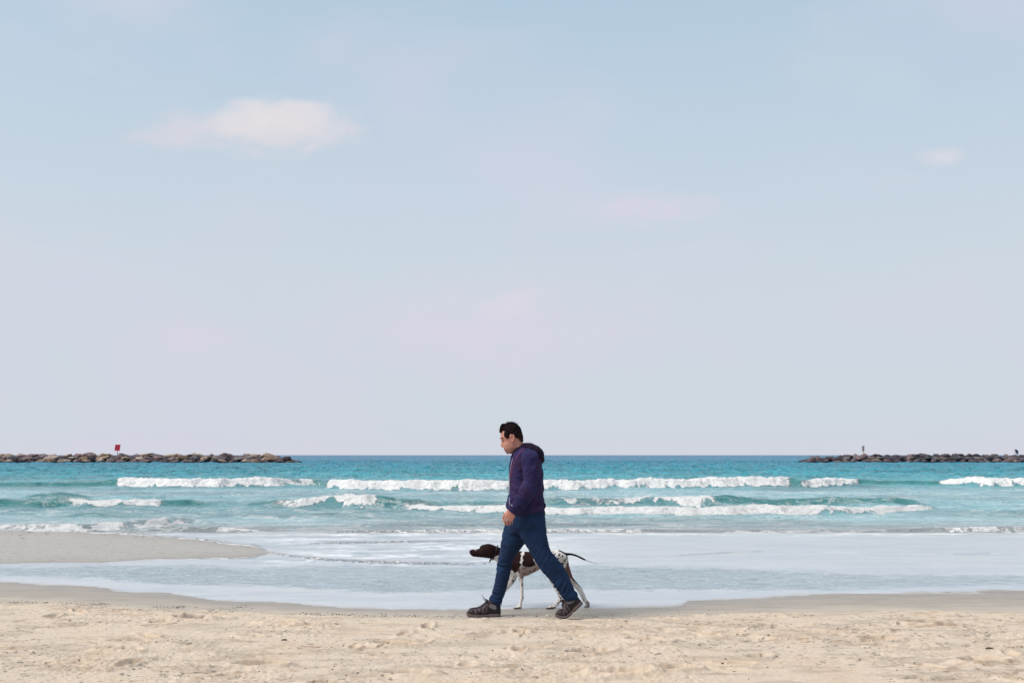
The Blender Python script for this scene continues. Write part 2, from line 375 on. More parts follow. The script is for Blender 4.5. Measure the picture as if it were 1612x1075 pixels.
def build_sea():
    u = ucols(1000, .56, 1.6, 36)
    ys = [8.9]
    while ys[-1] < 900:
        y = ys[-1]
        d = y*y/(F*1.8)*.45
        if y < 17: d = .028 if not 14.2 < y < 16.6 else .014
        elif 17 <= y < 26: d = min(d, .035)
        elif 27 < y < 41: d = min(d, .055)
        elif 50 < y < 62: d = min(d, .085)
        elif y < 120: d = min(d, .45)
        elif y < 300: d = min(d, 1.0)
        else: d = min(d, 6.0)
        ys.append(y+d)
    ys = np.array(ys + list(np.geomspace(930, 15000, 40)))
    Y, U = np.meshgrid(ys, u, indexing='ij'); X = U*Y
    lev = film_z(Y)
    px, py = scr(X, Y, lev)
    wet, bar = masks(px, py, X, Y)
    s = np.minimum(wet, -bar)                               # >0 water
    z = lev + np.clip(s, -8, 4)*.0012 + np.where(s < -2, -.02, 0)
    # open-water chop
    amp = sst(py, 842, 800)*1.0
    far = sst(Y, 38, 75)
    dx = X+.35*Y*0; 
    ch = (fbm(X*.55, Y*1.15, o=3, seed=60)-.5)*.16 + (fbm(X*1.6, Y*3.2, o=3, seed=61)-.5)*.075
    ch2 = (fbm(X*.16, Y*.42+X*.03, o=4, seed=62, g=.6)-.5)*.55
    ch3 = (fbm(X*.55, Y*.5, o=4, seed=63, g=.68)-.5)*.75*sst(Y, 55, 90)*(1-sst(Y, 500, 900)*.5)
    z += amp*(ch*(1-far*.3)) + far*ch2*.62 + ch3
    dist = sst(Y, 20, 27)
    foam = np.zeros_like(X); face = np.zeros_like(X)
    lump = fbm(X*3.2, Y*3.2, o=4, seed=70, g=.6); lumpf = fbm(X*9, Y*9, o=3, seed=71, g=.6)
    dnoise = fbm(X*.9, Y*.05+3, o=3, seed=72)-.5
    for wv in WAVES:
        lo_ = wv.get('lo', 1.0)
        pu = np.clip(px, wv['base'][0][0]-50, wv['base'][-1][0]+50)
        Yb = y_of(pl(px, wv['base'])); A = pl(px, wv['amp'])*Yb/F
        A = A*(.86 if wv['n'] in 'AB' else .8 if wv['n'] == 'C' else 1.)*(1+.15*dnoise*min(1., Yb.mean()/20))
        fr = wv['fr']; bk = wv['bk']
        wy = (fbm(X*1.1, X*0+wv['fr']*9, o=3, seed=75)-.5)*(.8 if Yb.mean() > 26 else (.25 if fr > .15 else .1))
        d = Y-(Yb+fr*1.2)-wy
        h = np.where(d < 0, np.exp(-(d/(fr*.75))**2), np.exp(-(d/bk)**2*1.2))
        h = np.where(d < 0, h**.8, h)
        fo = np.clip(pl(px+(fbm(X*.8, Y*.8, o=3, seed=79)-.5)*26, wv['foam']) + (fbm(X*2.2, Y*2, o=3, seed=74)-.5)*.0, 0, 1)
        on = (A > 1e-4)
        fm = fo*sst(d, -fr*1.55*lo_, -fr*1.05*lo_)*(1-sst(d, bk*.12+fr*.3, bk*.3+fr*.7))
        if fr > .2:
            df = d + (fbm(X*1.3, X*0+fr*50, o=3, seed=76)-.5)*fr*1.5 + (fbm(X*5, Y*2.5, o=3, seed=77, g=.6)-.5)*fr*1.3
            fm = fo*sst(df, -fr*1.5*lo_, -fr*1.05*lo_+.05*(1-lo_))*(1-sst(df, bk*.10+fr*.25, bk*.3+fr*.7))
            brk = {'C': .75, 'B2': .3, 'B4': .3, 'B': .18, 'A': .12}.get(wv['n'], .25)
            fm = fm*(1-brk*(1-sst(fbm(X*2.4, Y*2.6, o=4, seed=83, g=.62), .40, .54)))
            fm = fm*np.clip(.45+1.3*fbm(X*1.1, Y*1.6, o=3, seed=78), 0, 1.2)*np.clip(.6+1.0*lump, 0, 1.3)
            z += on*A*h*(1+ fm*((lump-.5)*.22+(lumpf-.5)*.12))
            z += on*A*fm*(.05+.10*(lump-.35))
        else:
            z += on*A*h
        foam = np.maximum(foam, np.where(on, fm, 0))
        # foam trailing behind the crest
        tr = fo*sst(d, 0, fr)*np.exp(-np.clip(d, 0, None)/(bk*1.1))*.62
        foam = np.maximum(foam, np.where(on & (fr > .2), tr, 0))
        face = np.maximum(face, np.where(on & (fr > .3), sst(A, .04, .2)*sst(d, -fr*1.4, -fr*.6)*(1-sst(d, .2, bk*.6))*(1-np.clip(fo, 0, 1)*.7), 0))
    # cover of lace foam over the surf zone
    lace = sst(Y, 19, 24)*(1-sst(Y, 38, 56))*.34 + seg(py, 842, 890, 5)*seg(px, 400, 900, 90)*.36
    lace = lace + sst(py, 800, 840)*.12*(py < 842) + .16*np.exp(-((Y-50)/6)**2) + .1*np.exp(-((Y-215)/5)**2)
    lace = lace*(.55+.9*fbm(X*.25, Y*.5, o=3, seed=80))
    bw = np.exp(-((Y-231.5)/1.6)**2)*(((px < 470) | (px > 1262)))*1.0
    foam = np.maximum(foam, bw*.8*sst(fbm(X*.35, Y*.5, o=3, seed=81), .35, .65))
    leftfoam = seg(px, -2000, 420, 40)*sst(py, 829, 834)*sst(-bar, 7, -1)*(py < 880)
    foam = np.maximum(foam, leftfoam*.75*np.clip(.3+lump, 0, 1))
    rim = np.exp(-((s-1.2)/1.4)**2)*(py > 845)*.5
    # colours (albedo of the water body)
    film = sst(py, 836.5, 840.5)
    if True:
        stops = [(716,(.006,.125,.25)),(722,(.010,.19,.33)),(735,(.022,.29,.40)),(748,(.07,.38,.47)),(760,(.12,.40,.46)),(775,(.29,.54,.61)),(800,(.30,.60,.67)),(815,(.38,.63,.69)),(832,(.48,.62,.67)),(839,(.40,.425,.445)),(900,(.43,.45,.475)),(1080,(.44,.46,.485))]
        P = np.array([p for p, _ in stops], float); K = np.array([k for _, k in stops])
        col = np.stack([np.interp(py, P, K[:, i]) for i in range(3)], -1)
    n = fbm(X*.12, Y*.3, o=4, seed=90)[..., None]
    dk = sst(n, .40, .68)*(1-film[..., None])
    col = col*(1-dk*.30) 
    n = fbm(X*.5, Y*1.6, o=4, seed=91, g=.6)[..., None]; col = col*(1+(n-.5)*.5*(1-film[..., None]))
    fc = np.array([.045, .245, .245]); f_ = np.clip(face, 0, 1)[..., None]
    col = col*(1-.85*f_) + fc*.85*f_
    greyf = np.exp(-((py-834)/6)**2)*np.clip(seg(px, 235, 440, 20)+seg(px, 1390, 4000, 40), 0, 1)*.6
    col = col*(1-greyf[..., None]) + np.array([.28, .31, .31])*greyf[..., None]
    rip_u = [(-900,900),(0,892),(200,890),(400,892),(560,888),(700,893),(1000,890),(1150,895),(1300,902),(1612,908),(2500,915)]
    rip_l = [(-900,902),(0,906),(150,912),(250,919),(420,922),(600,933),(800,930),(1000,929),(1200,930),(1400,926),(1612,921),(2500,918)]
    wb = (fbm(X*1.1, Y*1.5, o=3, seed=92)-.5)*7
    wb = wb + (fbm(X*5, Y*9, o=4, seed=97, g=.6)-.5)*12
    rip = sst(py-pl(px, rip_u)-wb, -4, 6)*sst(pl(px, rip_l)-py+wb*.6, -3.5, 4)*(.8+.4*fbm(X*.5, Y*1.2, o=2, seed=98))
    col = col*(1-rip[..., None]*np.array([.20, .10, .06]))
    stre = (fbm(X*6, Y*26, o=4, seed=99, g=.65)-.5)*film
    col = col*(1+stre[..., None]*(.26+.60*rip[..., None]))
    wisp = sst(fbm(X*.8, Y*3.0, o=4, seed=93), .46, .62)*film*(1-rip)
    col = col*(1-wisp[..., None]*np.array([.10, .06, .03]))
    swirl = fbm(X*1.6+fbm(X*.7, Y*.7, o=2, seed=101)*3, Y*2.2, o=5, seed=100, g=.62)
    zone = seg(py, 842, 888, 6)*seg(px, 380, 820, 80)
    col = col*(1-(sst(swirl, .40, .62)*zone)[..., None]*np.array([.26, .20, .16]))
    lip = sst(py, 866, 872)*(1-sst(py, 874, 890))*0
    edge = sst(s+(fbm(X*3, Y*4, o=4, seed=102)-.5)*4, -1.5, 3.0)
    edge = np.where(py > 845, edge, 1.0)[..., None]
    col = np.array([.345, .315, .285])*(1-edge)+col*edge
    z += rip*(fbm(X*6, Y*14, o=3, seed=94)-.5)*.016*sst(s, 1, 5)
    me = grid_mesh('sea', np.stack([X, Y, z], -1))
    cattr(me, 'tint', col); fattr(me, 'foam', np.clip(foam, 0, 1)); fattr(me, 'lace', np.clip(lace+rim*0, 0, 1)); fattr(me, 'film', film); fattr(me, 'rip', rip); fattr(me, 'far', sst(Y, 45, 130))
    m, b = newmat('sea_water')
    A_ = lambda nme: N('ShaderNodeAttribute', attribute_name=nme)
    t = A_('tint').outputs['Color']; fo = A_('foam').outputs['Fac']; la = A_('lace').outputs['Fac']; fi = A_('film').outputs['Fac']; ri = A_('rip').outputs['Fac']
    g = N('ShaderNodeNewGeometry'); pos = g.outputs['Position']
    def sc(x, y, z_=1):
        mp = N('ShaderNodeMapping'); L(pos, mp.inputs[0]); mp.inputs['Scale'].default_value = (x, y, z_); return mp.outputs[0]
    # lace foam: thin veins
    nv = NOISE(sc(1, 1.6), 1.5, 7, .62, .6)
    vein = M('SUBTRACT', 1.0, M('MULTIPLY', M('ABSOLUTE', M('SUBTRACT', nv, .5)), 13.0), clamp=True)
    nb = NOISE(sc(1, 2.2), .55, 5, .6, .2)
    lacef = M('MULTIPLY', M('ADD', M('MULTIPLY', vein, .8), SS(NOISE(sc(1, 2.5), 3.5, 6, .7), .56, .70)), M('MULTIPLY', la, SS(nb, .40, .60)), clamp=True)
    lacef = M('MULTIPLY', lacef, 2.3, clamp=True)
    nf = NOISE(sc(1, 1, 1), 6.5, 7, .7)
    bodyf = SS(M('ADD', fo, M('MULTIPLY', M('SUBTRACT', M('ADD', M('MULTIPLY', nf, .5), M('MULTIPLY', NOISE(sc(1, 1, 1), 22, 4, .7), .5)), .5), 2.4)), .26, .50)
    bodyf = M('MULTIPLY', bodyf, M('GREATER_THAN', fo, .02))
    ff = M('MAXIMUM', bodyf, M('MULTIPLY', lacef, .85))
    foamc = MIX(SS(nf, .3, .6), (.84, .86, .88, 1), (.95, .95, .95, 1))
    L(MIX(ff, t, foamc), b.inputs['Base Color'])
    r1 = M('ADD', .16, M('MULTIPLY', fi, .16))
    fr_ = A_('far').outputs['Fac']
    L(M('ADD', M('ADD', r1, M('MULTIPLY', fr_, .10)), M('MULTIPLY', ff, .5), clamp=True), b.inputs['Roughness'])
    b.inputs['IOR'].default_value = 1.33
    L(M('ADD', M('SUBTRACT', .22, M('MULTIPLY', fr_, .09)), M('MULTIPLY', M('SUBTRACT', fi, ff), .28), clamp=True), b.inputs['Specular IOR Level'])
    hh = M('MULTIPLY', NOISE(sc(1, 2.2), 1.4, 8, .68), M('MULTIPLY', M('SUBTRACT', 1.0, fi), .5))
    h2 = M('MULTIPLY', NOISE(sc(1, 2.0), 14, 5, .6), M('MULTIPLY', ri, .05))
    h3 = M('ADD', M('MULTIPLY', NOISE(sc(1, 1.5), 6, 4, .5), M('MULTIPLY', fi, .004)), M('MULTIPLY', NOISE(sc(1, .16), .8, 5, .62), M('MULTIPLY', A_('far').outputs['Fac'], 2.0)))
    h4 = M('MULTIPLY', M('ADD', nf, M('MULTIPLY', NOISE(pos, 18, 5, .7), .5)), M('MULTIPLY', bodyf, .10))
    bump(b, M('ADD', M('ADD', hh, h2), M('ADD', h3, h4)), 1.0, 1.0)
    o = link('sea', me, m); tag(o, kind='structure')
build_sea()

# ------------------------------------------------------------------ lofting helpers for figures
def catmull(P, k):
    P = np.asarray(P, float); out = []
    n = len(P)
    for i in range(n-1):
        p0 = P[max(i-1, 0)]; p1 = P[i]; p2 = P[i+1]; p3 = P[min(i+2, n-1)]
        for t in np.linspace(0, 1, k, endpoint=False):
            out.append(.5*((2*p1)+(-p0+p2)*t+(2*p0-5*p1+4*p2-p3)*t*t+(-p0+3*p1-3*p2+p3)*t**3))
    out.append(P[-1]); return np.array(out)
class MB:
    def __init__(s): s.v = []; s.f = []
    def add(s, verts, faces):
        o = len(s.v); s.v += [tuple(map(float, p)) for p in verts]; s.f += [tuple(i+o for i in f) for f in faces]
    def rings(s, R, cap=True, round_=.35):
        R = [np.asarray(r, float) for r in R]
        if cap:
            def capring(a, b):
                c = a.mean(0); t = c-b.mean(0); t = t/(np.linalg.norm(t)+1e-9); rad = np.linalg.norm(a-c, axis=1).mean()
                return [c+(a-c)*.93+t*rad*round_*.35, c+(a-c)*.72+t*rad*round_*.75, c+(a-c)*.38+t*rad*round_]
            R = capring(R[0], R[1])[::-1] + R + capring(R[-1], R[-2])
        n = len(R[0]); V = [p for r in R for p in r]; Fc = []
        for i in range(len(R)-1):
            for j in range(n):
                a = i*n+j; b = i*n+(j+1) % n; Fc.append((a, b, b+n, a+n))
        V.append(R[0].mean(0)); V.append(R[-1].mean(0)); k0, k1 = len(V)-2, len(V)-1
        for j in range(n):
            Fc.append((k0, (j+1) % n, j)); Fc.append((k1, (len(R)-1)*n+j, (len(R)-1)*n+(j+1) % n))
        s.add(V, Fc)
    def pairs(s, rows, k=5, n=24, e=1.0, grow=0.0, cap=True, round_=.35):
        """rows: (p1x,p1y, p2x,p2y, Y, half depth): two outline points in photo pixels at distance Y"""
        A = catmull(rows, k)
        th = np.linspace(0, 2*math.pi, n, endpoint=False); ct, st = np.cos(th), np.sin(th)
        ct = np.sign(ct)*np.abs(ct)**e; st = np.sign(st)*np.abs(st)**e
        R = []
        for (x1, y1, x2, y2, Y, b) in A:
            a, c = W(x1, y1, Y), W(x2, y2, Y); m = (a+c)/2; h = (a-c)/2
            L_ = np.linalg.norm(h); h = h*(1+grow/max(L_, 1e-6)); b = b+grow
            R.append(m + np.outer(ct, h) + np.outer(st, np.array([0, b, 0])))
        s.rings(R, cap, round_)
    def tube(s, pts, rad, k=4, n=10, flat=1.0, cap=True):
        """pts in world space, radius per point"""
        P = catmull(np.c_[np.asarray(pts, float), np.asarray(rad, float)], k)
        R = []; th = np.linspace(0, 2*math.pi, n, endpoint=False)
        ref = np.array([0, 1, 0.])
        for i in range(len(P)):
            t = P[min(i+1, len(P)-1), :3]-P[max(i-1, 0), :3]; t /= np.linalg.norm(t)+1e-12
            if abs(t @ ref) > .95: r0 = np.array([0, 0, 1.])
            else: r0 = ref
            a = np.cross(t, r0); a /= np.linalg.norm(a); b = np.cross(t, a)
            R.append(P[i, :3]+P[i, 3]*(np.outer(np.cos(th), a)+flat*np.outer(np.sin(th), b)))
        s.rings(R, cap, .8)
    def ell(s, c, r, rot=None, nu=14, nv=10):
        c = np.asarray(c, float); V = []
        R = []
        for i in range(1, nv):
            ph = math.pi*i/nv
            R.append(np.array([[math.sin(ph)*math.cos(t)*r[0], math.sin(ph)*math.sin(t)*r[1], math.cos(ph)*r[2]] for t in np.linspace(0, 2*math.pi, nu, endpoint=False)]))
        if rot is not None: R = [q @ np.array(rot).T for q in R]
        s.rings([q+c for q in R], True, .3)
    def mesh(s, name):
        bm = bmesh.new(); vs = [bm.verts.new(p) for p in s.v]
        for f in s.f:
            try: bm.faces.new([vs[i] for i in f])
            except ValueError: pass
        bmesh.ops.recalc_face_normals(bm, faces=bm.faces)
        me = bpy.data.meshes.new(name); bm.to_mesh(me); bm.free(); return me
def remesh(mb, name, voxel, smooth=4, fac=.5):
    me = mb.mesh(name); o = bpy.data.objects.new('tmp', me); C.objects.link(o)
    r = o.modifiers.new('r', 'REMESH'); r.mode = 'VOXEL'; r.voxel_size = voxel; r.use_smooth_shade = True
    if smooth:
        q = o.modifiers.new('s', 'SMOOTH'); q.iterations = smooth; q.factor = fac
    dg = bpy.context.evaluated_depsgraph_get(); dg.update()
    m2 = bpy.data.meshes.new_from_object(o.evaluated_get(dg)); m2.name = name
    bpy.data.objects.remove(o); bpy.data.meshes.remove(me)
    return m2
def coords(me):
    a = np.empty(len(me.vertices)*3, np.float32); me.vertices.foreach_get('co', a); return a.reshape(-1, 3).astype(float)
def normals(me):
    a = np.empty(len(me.vertices)*3, np.float32); me.vertices.foreach_get('normal', a); return a.reshape(-1, 3).astype(float)
def setco(me, a): me.vertices.foreach_set('co', a.astype(np.float32).ravel()); me.update()
def displace(me, fn):
    p = coords(me); n = normals(me); setco(me, p+n*fn(p)[:, None])
def ridged(x, y, z, seed, o=3): return 1-np.abs(fbm(x, y, z, o=o, seed=seed)*2-1)*2
class Caster:
    def __init__(s, me):
        p = coords(me); s.t = BVHTree.FromPolygons([Vector(q) for q in p], [tuple(f.vertices) for f in me.polygons])
    def hit(s, px, py, off=.002):
        o = Vector((0, 0, CAMH)); d = (Vector(W(px, py, 10))-o).normalized()
        r = s.t.ray_cast(o, d)
        if r[0] is None:
            r = s.t.find_nearest(Vector(W(px, py, s.t.find_nearest(Vector(W(px, py, 8.8)))[0].y)))
        return np.array(r[0]) + np.array(r[1])*off
    def near(s, p, off=.002):
        r = s.t.find_nearest(Vector(p)); return np.array(r[0])+np.array(r[1])*off

# ------------------------------------------------------------------ the walking man
YM = 8.82; YN, YF = 8.73, 8.92        # mid plane, near (left) leg, far (right) leg
man = empty('person', (W(835, 970, YM)[0], YM, 0.0), 'man in purple-navy hooded jacket, blue jeans and brown hiking boots striding left past the dog', 'person')
skin = simple('skin', (.38, .175, .125), .55, .22, 40, .15, .001, .3, attr='tint')
hairm = simple('hair', (.012, .006, .008), .8, .5, 120, .8, .003, .12)

torso = [(816,703,836,703,YM,.075),(811,709,844,708,YM,.13),(807,716,849,716,YM,.178),(804.5,725,852,725,YM,.20),(802.5,736,853.5,736,YM,.195),(801,750,855,750,YM,.185),
         (800.5,770,856,768,YM,.175),(800,786,856,782,YM,.172),(799.5,796,857,790,YM,.175),(802,804,857,796,YM,.175),(805,811,856.5,801,YM,.17)]
arm_near = [(822,712,843,711,YM-.165,.050),(820,719,847,718,YM-.200,.064),(821,733,848.5,732,YM-.225,.066),(823,748,848,748,YM-.235,.062),(822,762,845.5,765,YM-.24,.058),
            (815.5,776,840,780,YM-.24,.054),(808.5,786,831,793,YM-.235,.048),(802.5,794,820.5,804,YM-.225,.040),(800.5,799,813,808.5,YM-.22,.034)]
arm_far = [(820,707,846,706,YM+.165,.055),(821,718,848,717,YM+.205,.066),(824,735,850,734,YM+.225,.064),(828,755,851,755,YM+.235,.06),(829,775,850,776,YM+.225,.055),(831,790,849,792,YM+.215,.047),(834,802,847,803,YM+.20,.036)]
pelvis = [(803,794,855,793,YM,.155),(802,806,857.5,804,YM,.165),(800,818,859,813,YM,.172),(799,828,859.5,824,YM,.17),(802,838,859,834,YM,.13)]
leg_far = [(797,820,842,826,YF-.04,.085),(792,836,836,843,YF-.03,.092),(789,850,829,853,YF-.015,.090),(786,867,817,868,YF,.082),(783,882,809,881,YF,.070),(780.5,898,804.5,899,YF,.064),
           (778,916,800.5,918,YF,.060),(774,932,794,938,YF,.052),(771,941,788.5,949,YF,.049),(772.5,946,786.5,956,YF,.042)]
leg_near = [(806,820,859,815,YN+.04,.09),(812,836,859.5,828,YN+.03,.095),(821,848,861,844,YN+.015,.094),(831,865,866,862,YN,.086),(843,885,877.5,878,YN,.075),(855,901,890,894,YN,.068),
            (867.5,916,899,912,YN,.064),(878,930,904.5,927,YN,.056),(885,940,908.5,935.5,YN,.050),(890,946,911.5,940.5,YN,.044)]
def shrink(rows, k): return [((a+c)/2+(a-c)/2*k, (b+d)/2+(b-d)/2*k, (a+c)/2-(a-c)/2*k, (b+d)/2-(b-d)/2*k, Y, h*k) for (a, b, c, d, Y, h) in rows]

def build_head(mb):
    rows = [(798,668.8,811,669,.045),(792.5,672,817,672.5,.062),(789.5,676.5,820,678,.070),(788.3,682,821.5,684,.074),(788.0,687,822,690,.0745),(788.6,691,822,694,.073),
            (790.6,694.5,821.5,697,.070),(790.8,698,820,701,.067),(792.3,703,818,705,.062),(794.0,707,815,709,.053),(796.5,710.5,812,712,.043),(800,713,808,714,.028)]
    mb.pairs([(a, b, c, d, YM, h) for (a, b, c, d, h) in rows], k=4, n=32, round_=.2)
    # neck
    mb.pairs([(805,698,822.5,690,YM,.058),(808,709,824,698,YM,.060),(811,718,829,706,YM,.066),(813,728,838,716,YM,.085)], k=4, n=24)
    # brow ridge, nose, nostrils, lips, chin, cheek bones
    q = lambda px, py, dy=0: W(px, py, YM+dy)
    mb.tube([q(790,691,-.038), q(788.6,690.8,-.02), q(788.6,691.2,0), q(788.6,690.8,.02), q(790,691,.038)], [.006,.008,.007,.008,.006], n=8)
    mb.tube([q(791.0,692.5), q(790.6,696.5), q(790.2,700), q(790.6,702.4)], [.0085,.0095,.0112,.0112], n=12)
    for sgn in (-1, 1):
        mb.ell(q(791.6,702.6, sgn*.012), (.009,.008,.007))
        mb.ell(q(799.5,699.5, sgn*.040), (.026,.020,.024))
    mb.tube([q(797,707.0,-.024), q(794.5,706.5,-.010), q(794.0,706.6,0), q(794.5,706.5,.010), q(797,707.0,.024)], [.005,.0078,.0075,.0078,.005], n=8)
    mb.tube([q(798,709.4,-.021), q(795.7,709.8,-.008), q(795.4,709.9,0), q(795.7,709.8,.008), q(798,709.4,.021)], [.005,.0075,.0078,.0075,.005], n=8)
    mb.ell(q(799.0,712.4,0), (.015,.018,.012))
    for sgn in (-1, 1):   # ears
        c = q(806.3, 689.7, sgn*.077)
        ang = math.radians(12)
        def ep(a, rx=.0175, rz=.030): 
            x, z = rx*math.cos(a), rz*math.sin(a); return c+np.array([x*math.cos(ang)+z*math.sin(ang), sgn*.006, -x*math.sin(ang)+z*math.cos(ang)])
        mb.tube([ep(a) for a in np.linspace(-2.2, 3.0, 9)], [.0055]*9, n=8, k=3)
        mb.ell(c+np.array([.002, sgn*.0, -.002]), (.014, .007, .025))
def finger(mb, pts, r):
    P = [W(a, b, Y) for (a, b, Y) in pts]
    mb.tube(P, list(np.linspace(r, r*.78, len(P))), n=12, k=4)
YH = YM-.222
def build_hand(mb, dx=0, dy=0, Y=YH, sg=1):
    s = sg
    mb.pairs([(799.5+dx,800+dy,811+dx,806+dy,Y,.025),(797+dx,805+dy,810.8+dx,810.5+dy,Y,.021),(794.8+dx,810+dy,810+dx,815+dy,Y,.0165),(794.6+dx,813.5+dy,808.6+dx,817.5+dy,Y,.0135)], k=4, n=20)
    f = lambda pts, r: finger(mb, [(a+dx, b+dy, Y+s*c) for a, b, c in pts], r)
    f([(796.6,811.5,0),(795.2,816.5,-.004),(794.4,820.8,.004),(795.2,824,.018),(796,824.8,.026)], .0086)
    f([(800.2,813,0),(799.0,818,-.006),(798.2,822.3,.002),(798.8,825.7,.016),(799.8,826.0,.026)], .0089)
    f([(803.8,814,0),(802.9,818.6,-.005),(802.2,822.4,.004),(802.7,825.2,.017),(803.5,825.3,.027)], .0084)
    f([(807.2,814.8,0),(806.4,818.4,-.002),(805.9,821.3,.006),(806.3,823.3,.018)], .0074)
    f([(799,805,.010),(795.2,808.5,.016),(792.6,813,.018),(792.2,817.5,.014),(792.6,819.5,.012)], .0105)

body = MB()
build_head(body); build_hand(body)
body.pairs(shrink(torso, .84), k=3); body.pairs(shrink(pelvis[:3], .80), k=3)
body.pairs(shrink(arm_near, .72) , k=3); body.pairs(shrink(arm_far, .72), k=3)
build_hand(body, 34, -3, YM+.20, -1)
body.pairs(shrink(leg_far, .66)+[(776,951,784,956,YF,.022),(770,960,781,964,YF,.025)], k=3)
body.pairs(shrink(leg_near, .66)+[(896,949,906,946,YN,.022),(900,956,910,953,YN,.022)], k=3)
bme = remesh(body, 'body', .0032, 4, .5)
body_cast = Caster(bme)
_p = coords(bme); _x, _y = scr(*_p.T); _c = np.tile(np.array([.52, .245, .19]), (len(_p), 1))
def _skin_paint(m, c):
    global _c
    _c = _c*(1-m[:, None])+np.array(c)*m[:, None]
_skin_paint(sst(_y, 703, 709)*(_y < 716)*.65, [.21, .12, .10])                       # stubble
_skin_paint(np.exp(-((_x-790)/2.5)**2-((_y-702)/2.5)**2)*.5, [.42, .15, .11])
_skin_paint(np.exp(-((_x-806.3)/4)**2-((_y-689.7)/6)**2)*.5, [.44, .15, .11])         # ear
_skin_paint(np.exp(-((_x-795.8)/1.8)**2-((_y-708.3)/1.6)**2)*.9, [.26, .075, .07])      # lips
_skin_paint(sst(_y, 790, 800)*.35, [.45, .17, .12])
cattr(bme, 'tint', _c)
bo = link('body', bme, skin, man)

# hair: a shell following the skull with tufts
hair = MB()
Hs = [(797,667.2,811,667.6,.044),(791.2,669.6,817.8,671.5,.063),(788.2,673.2,820.4,677,.074),(788.0,676.4,822.1,683,.0775),(794.6,679.5,822.5,688,.0785),(798.6,683.5,822.9,692,.077)]
hair.pairs([(a, b, c, d, YM, h) for (a, b, c, d, h) in Hs], k=5, n=32, round_=.12)
hair.pairs([(788.6,669.5,793,667.8,YM,.045),(786.9,674.5,791.5,673,YM,.050),(786.6,679.6,789.0,679.2,YM,.040)], k=3, n=20, round_=.3)
hair.pairs([(812,681,823,686,YM,.076),(813.5,688,823.3,691,YM,.070),(816,692,823.4,694.6,YM,.060)], k=3, n=24, round_=.2)
for sgn in (-1, 1):   # sideburns
    hair.pairs([(793.6,680,803,680,YM+sgn*.066,.012),(793.8,686,802.4,684.5,YM+sgn*.069,.010),(797,690,801.5,689,YM+sgn*.071,.007)], k=3, n=14)
hme = remesh(hair, 'hair', .003, 1)
_hm = hme
displace(hme, lambda p: (ridged(p[:, 0]*35, p[:, 1]*110, p[:, 2]*70, 5)-.3)*.0055)
_p = coords(hme); _x, _y = scr(*_p.T)
fade = np.clip(sst(_y, 685, 694)*.75+(fbm(_p[:, 0]*120, _p[:, 1]*120, _p[:, 2]*60, o=2, seed=9)-.5)*.3, 0, .8)[:, None]
cattr(hme, 'tint', np.array([.012, .006, .008])*(1-fade)+np.array([.085, .045, .036])*fade)
ho = link('hair', hme, simple('short_hair', (.01, .01, .01), .85, .5, 120, .8, .003, .1, attr='tint'), man)
tf = MB()
for i in range(330):
    t = random.random(); px = 788+ (817-788)*t; sgy = random.uniform(-.05, .05)
    top = pl(px, [(786,680),(788,674),(790,670.5),(796,667.5),(803,666.2),(810,667.2),(817,671)])
    b = W(px, top+1.6, YM+sgy); ln = random.uniform(.008, .022)*(1.5 if 799 < px < 814 else 1.0)
    d = np.array([random.uniform(-.8, .5), random.uniform(-.4, .4), 1.0]); d /= np.linalg.norm(d)
    if px < 792: d = np.array([-.7, random.uniform(-.3, .3), random.uniform(.2, .8)]); ln *= .7
    tf.tube([b, b+d*ln*.6, b+d*ln+np.array([random.uniform(-.003, .003), 0, 0])], [.0028, .0020, .0006], n=5, k=2)
tt = link('hair_tuft', tf.mesh('hair_tuft'), hairm, ho)
eb = MB()
for sgn in (-1, 1):
    eb.tube([body_cast.near(W(794.2,690.2,YM+sgn*.052)), body_cast.near(W(791,689.4,YM+sgn*.04)), body_cast.near(W(788.5,690.4,YM+sgn*.018))], [.0022, .0036, .0028], n=6)
    link('eyebrow', eb.mesh('eyebrow'), hairm, man); eb = MB()
    eb.ell(body_cast.near(W(791.4,694.4,YM+sgn*.034), -.0035), (.0065, .0085, .0055))
    eo = link('eye', eb.mesh('eye'), simple('eye_dark', (.06,.035,.03), .3, .1), man); eb = MB()
    eb.tube([body_cast.near(W(793.6,694.6,YM+sgn*.046)), body_cast.near(W(791.2,695.0,YM+sgn*.036), .0025), body_cast.near(W(790.2,694.6,YM+sgn*.022))], [.001, .0016, .001], n=6)
    link('eyelash', eb.mesh('eyelash'), hairm, eo); eb = MB()

# hoodie
HD = MB()
HD.pairs(torso, k=5, n=36, e=.92, round_=.15); HD.pairs(arm_near, k=5, n=24, round_=.3); HD.pairs(arm_far, k=4, n=24, round_=.3)
hm = remesh(HD, 'hoodie', .005, 6, .5)
fp1 = W(842, 735, YM); 
def hood_disp(p):
    px, py = scr(p[:, 0], p[:, 1], p[:, 2])
    near = p[:, 1] < YM-.12
    s = fbm(p[:, 0]*5, p[:, 1]*4, p[:, 2]*9, o=3, seed=11)-.5
    d = s*.028
    # creases on the forearm and elbow run across the sleeve
    t = (px-835)*-.62+(py-770)*.78
    cre = ridged(t*.16, (px+py)*.025, p[:, 1]*3, 12, 2)
    d += np.where(near & (py > 752), (cre-.35)*.009, 0)
    t2 = ridged(px*.05+py*.055, py*.02-px*.03, p[:, 1]*3, 13, 3)
    d += np.where(~near | (py <= 752), (t2-.35)*.010, 0)
    # lower torso gathers into the hem
    g = sst(py, 778, 792)*(1-sst(py, 799, 802))
    d += g*(ridged(px*.09, py*.02, p[:, 1]*14, 14, 2)-.3)*.008
    return d
displace(hm, hood_disp)
hoodm = simple('hoodie_fabric', (.034, .023, .085), .9, .5, 9, .35, .0022, .12, detail_scale=420)
hood_dark = simple('hood_lining', (.016, .009, .024), .9, .3, 25, .35, .002, .1, detail_scale=400)
hcast = Caster(hm)
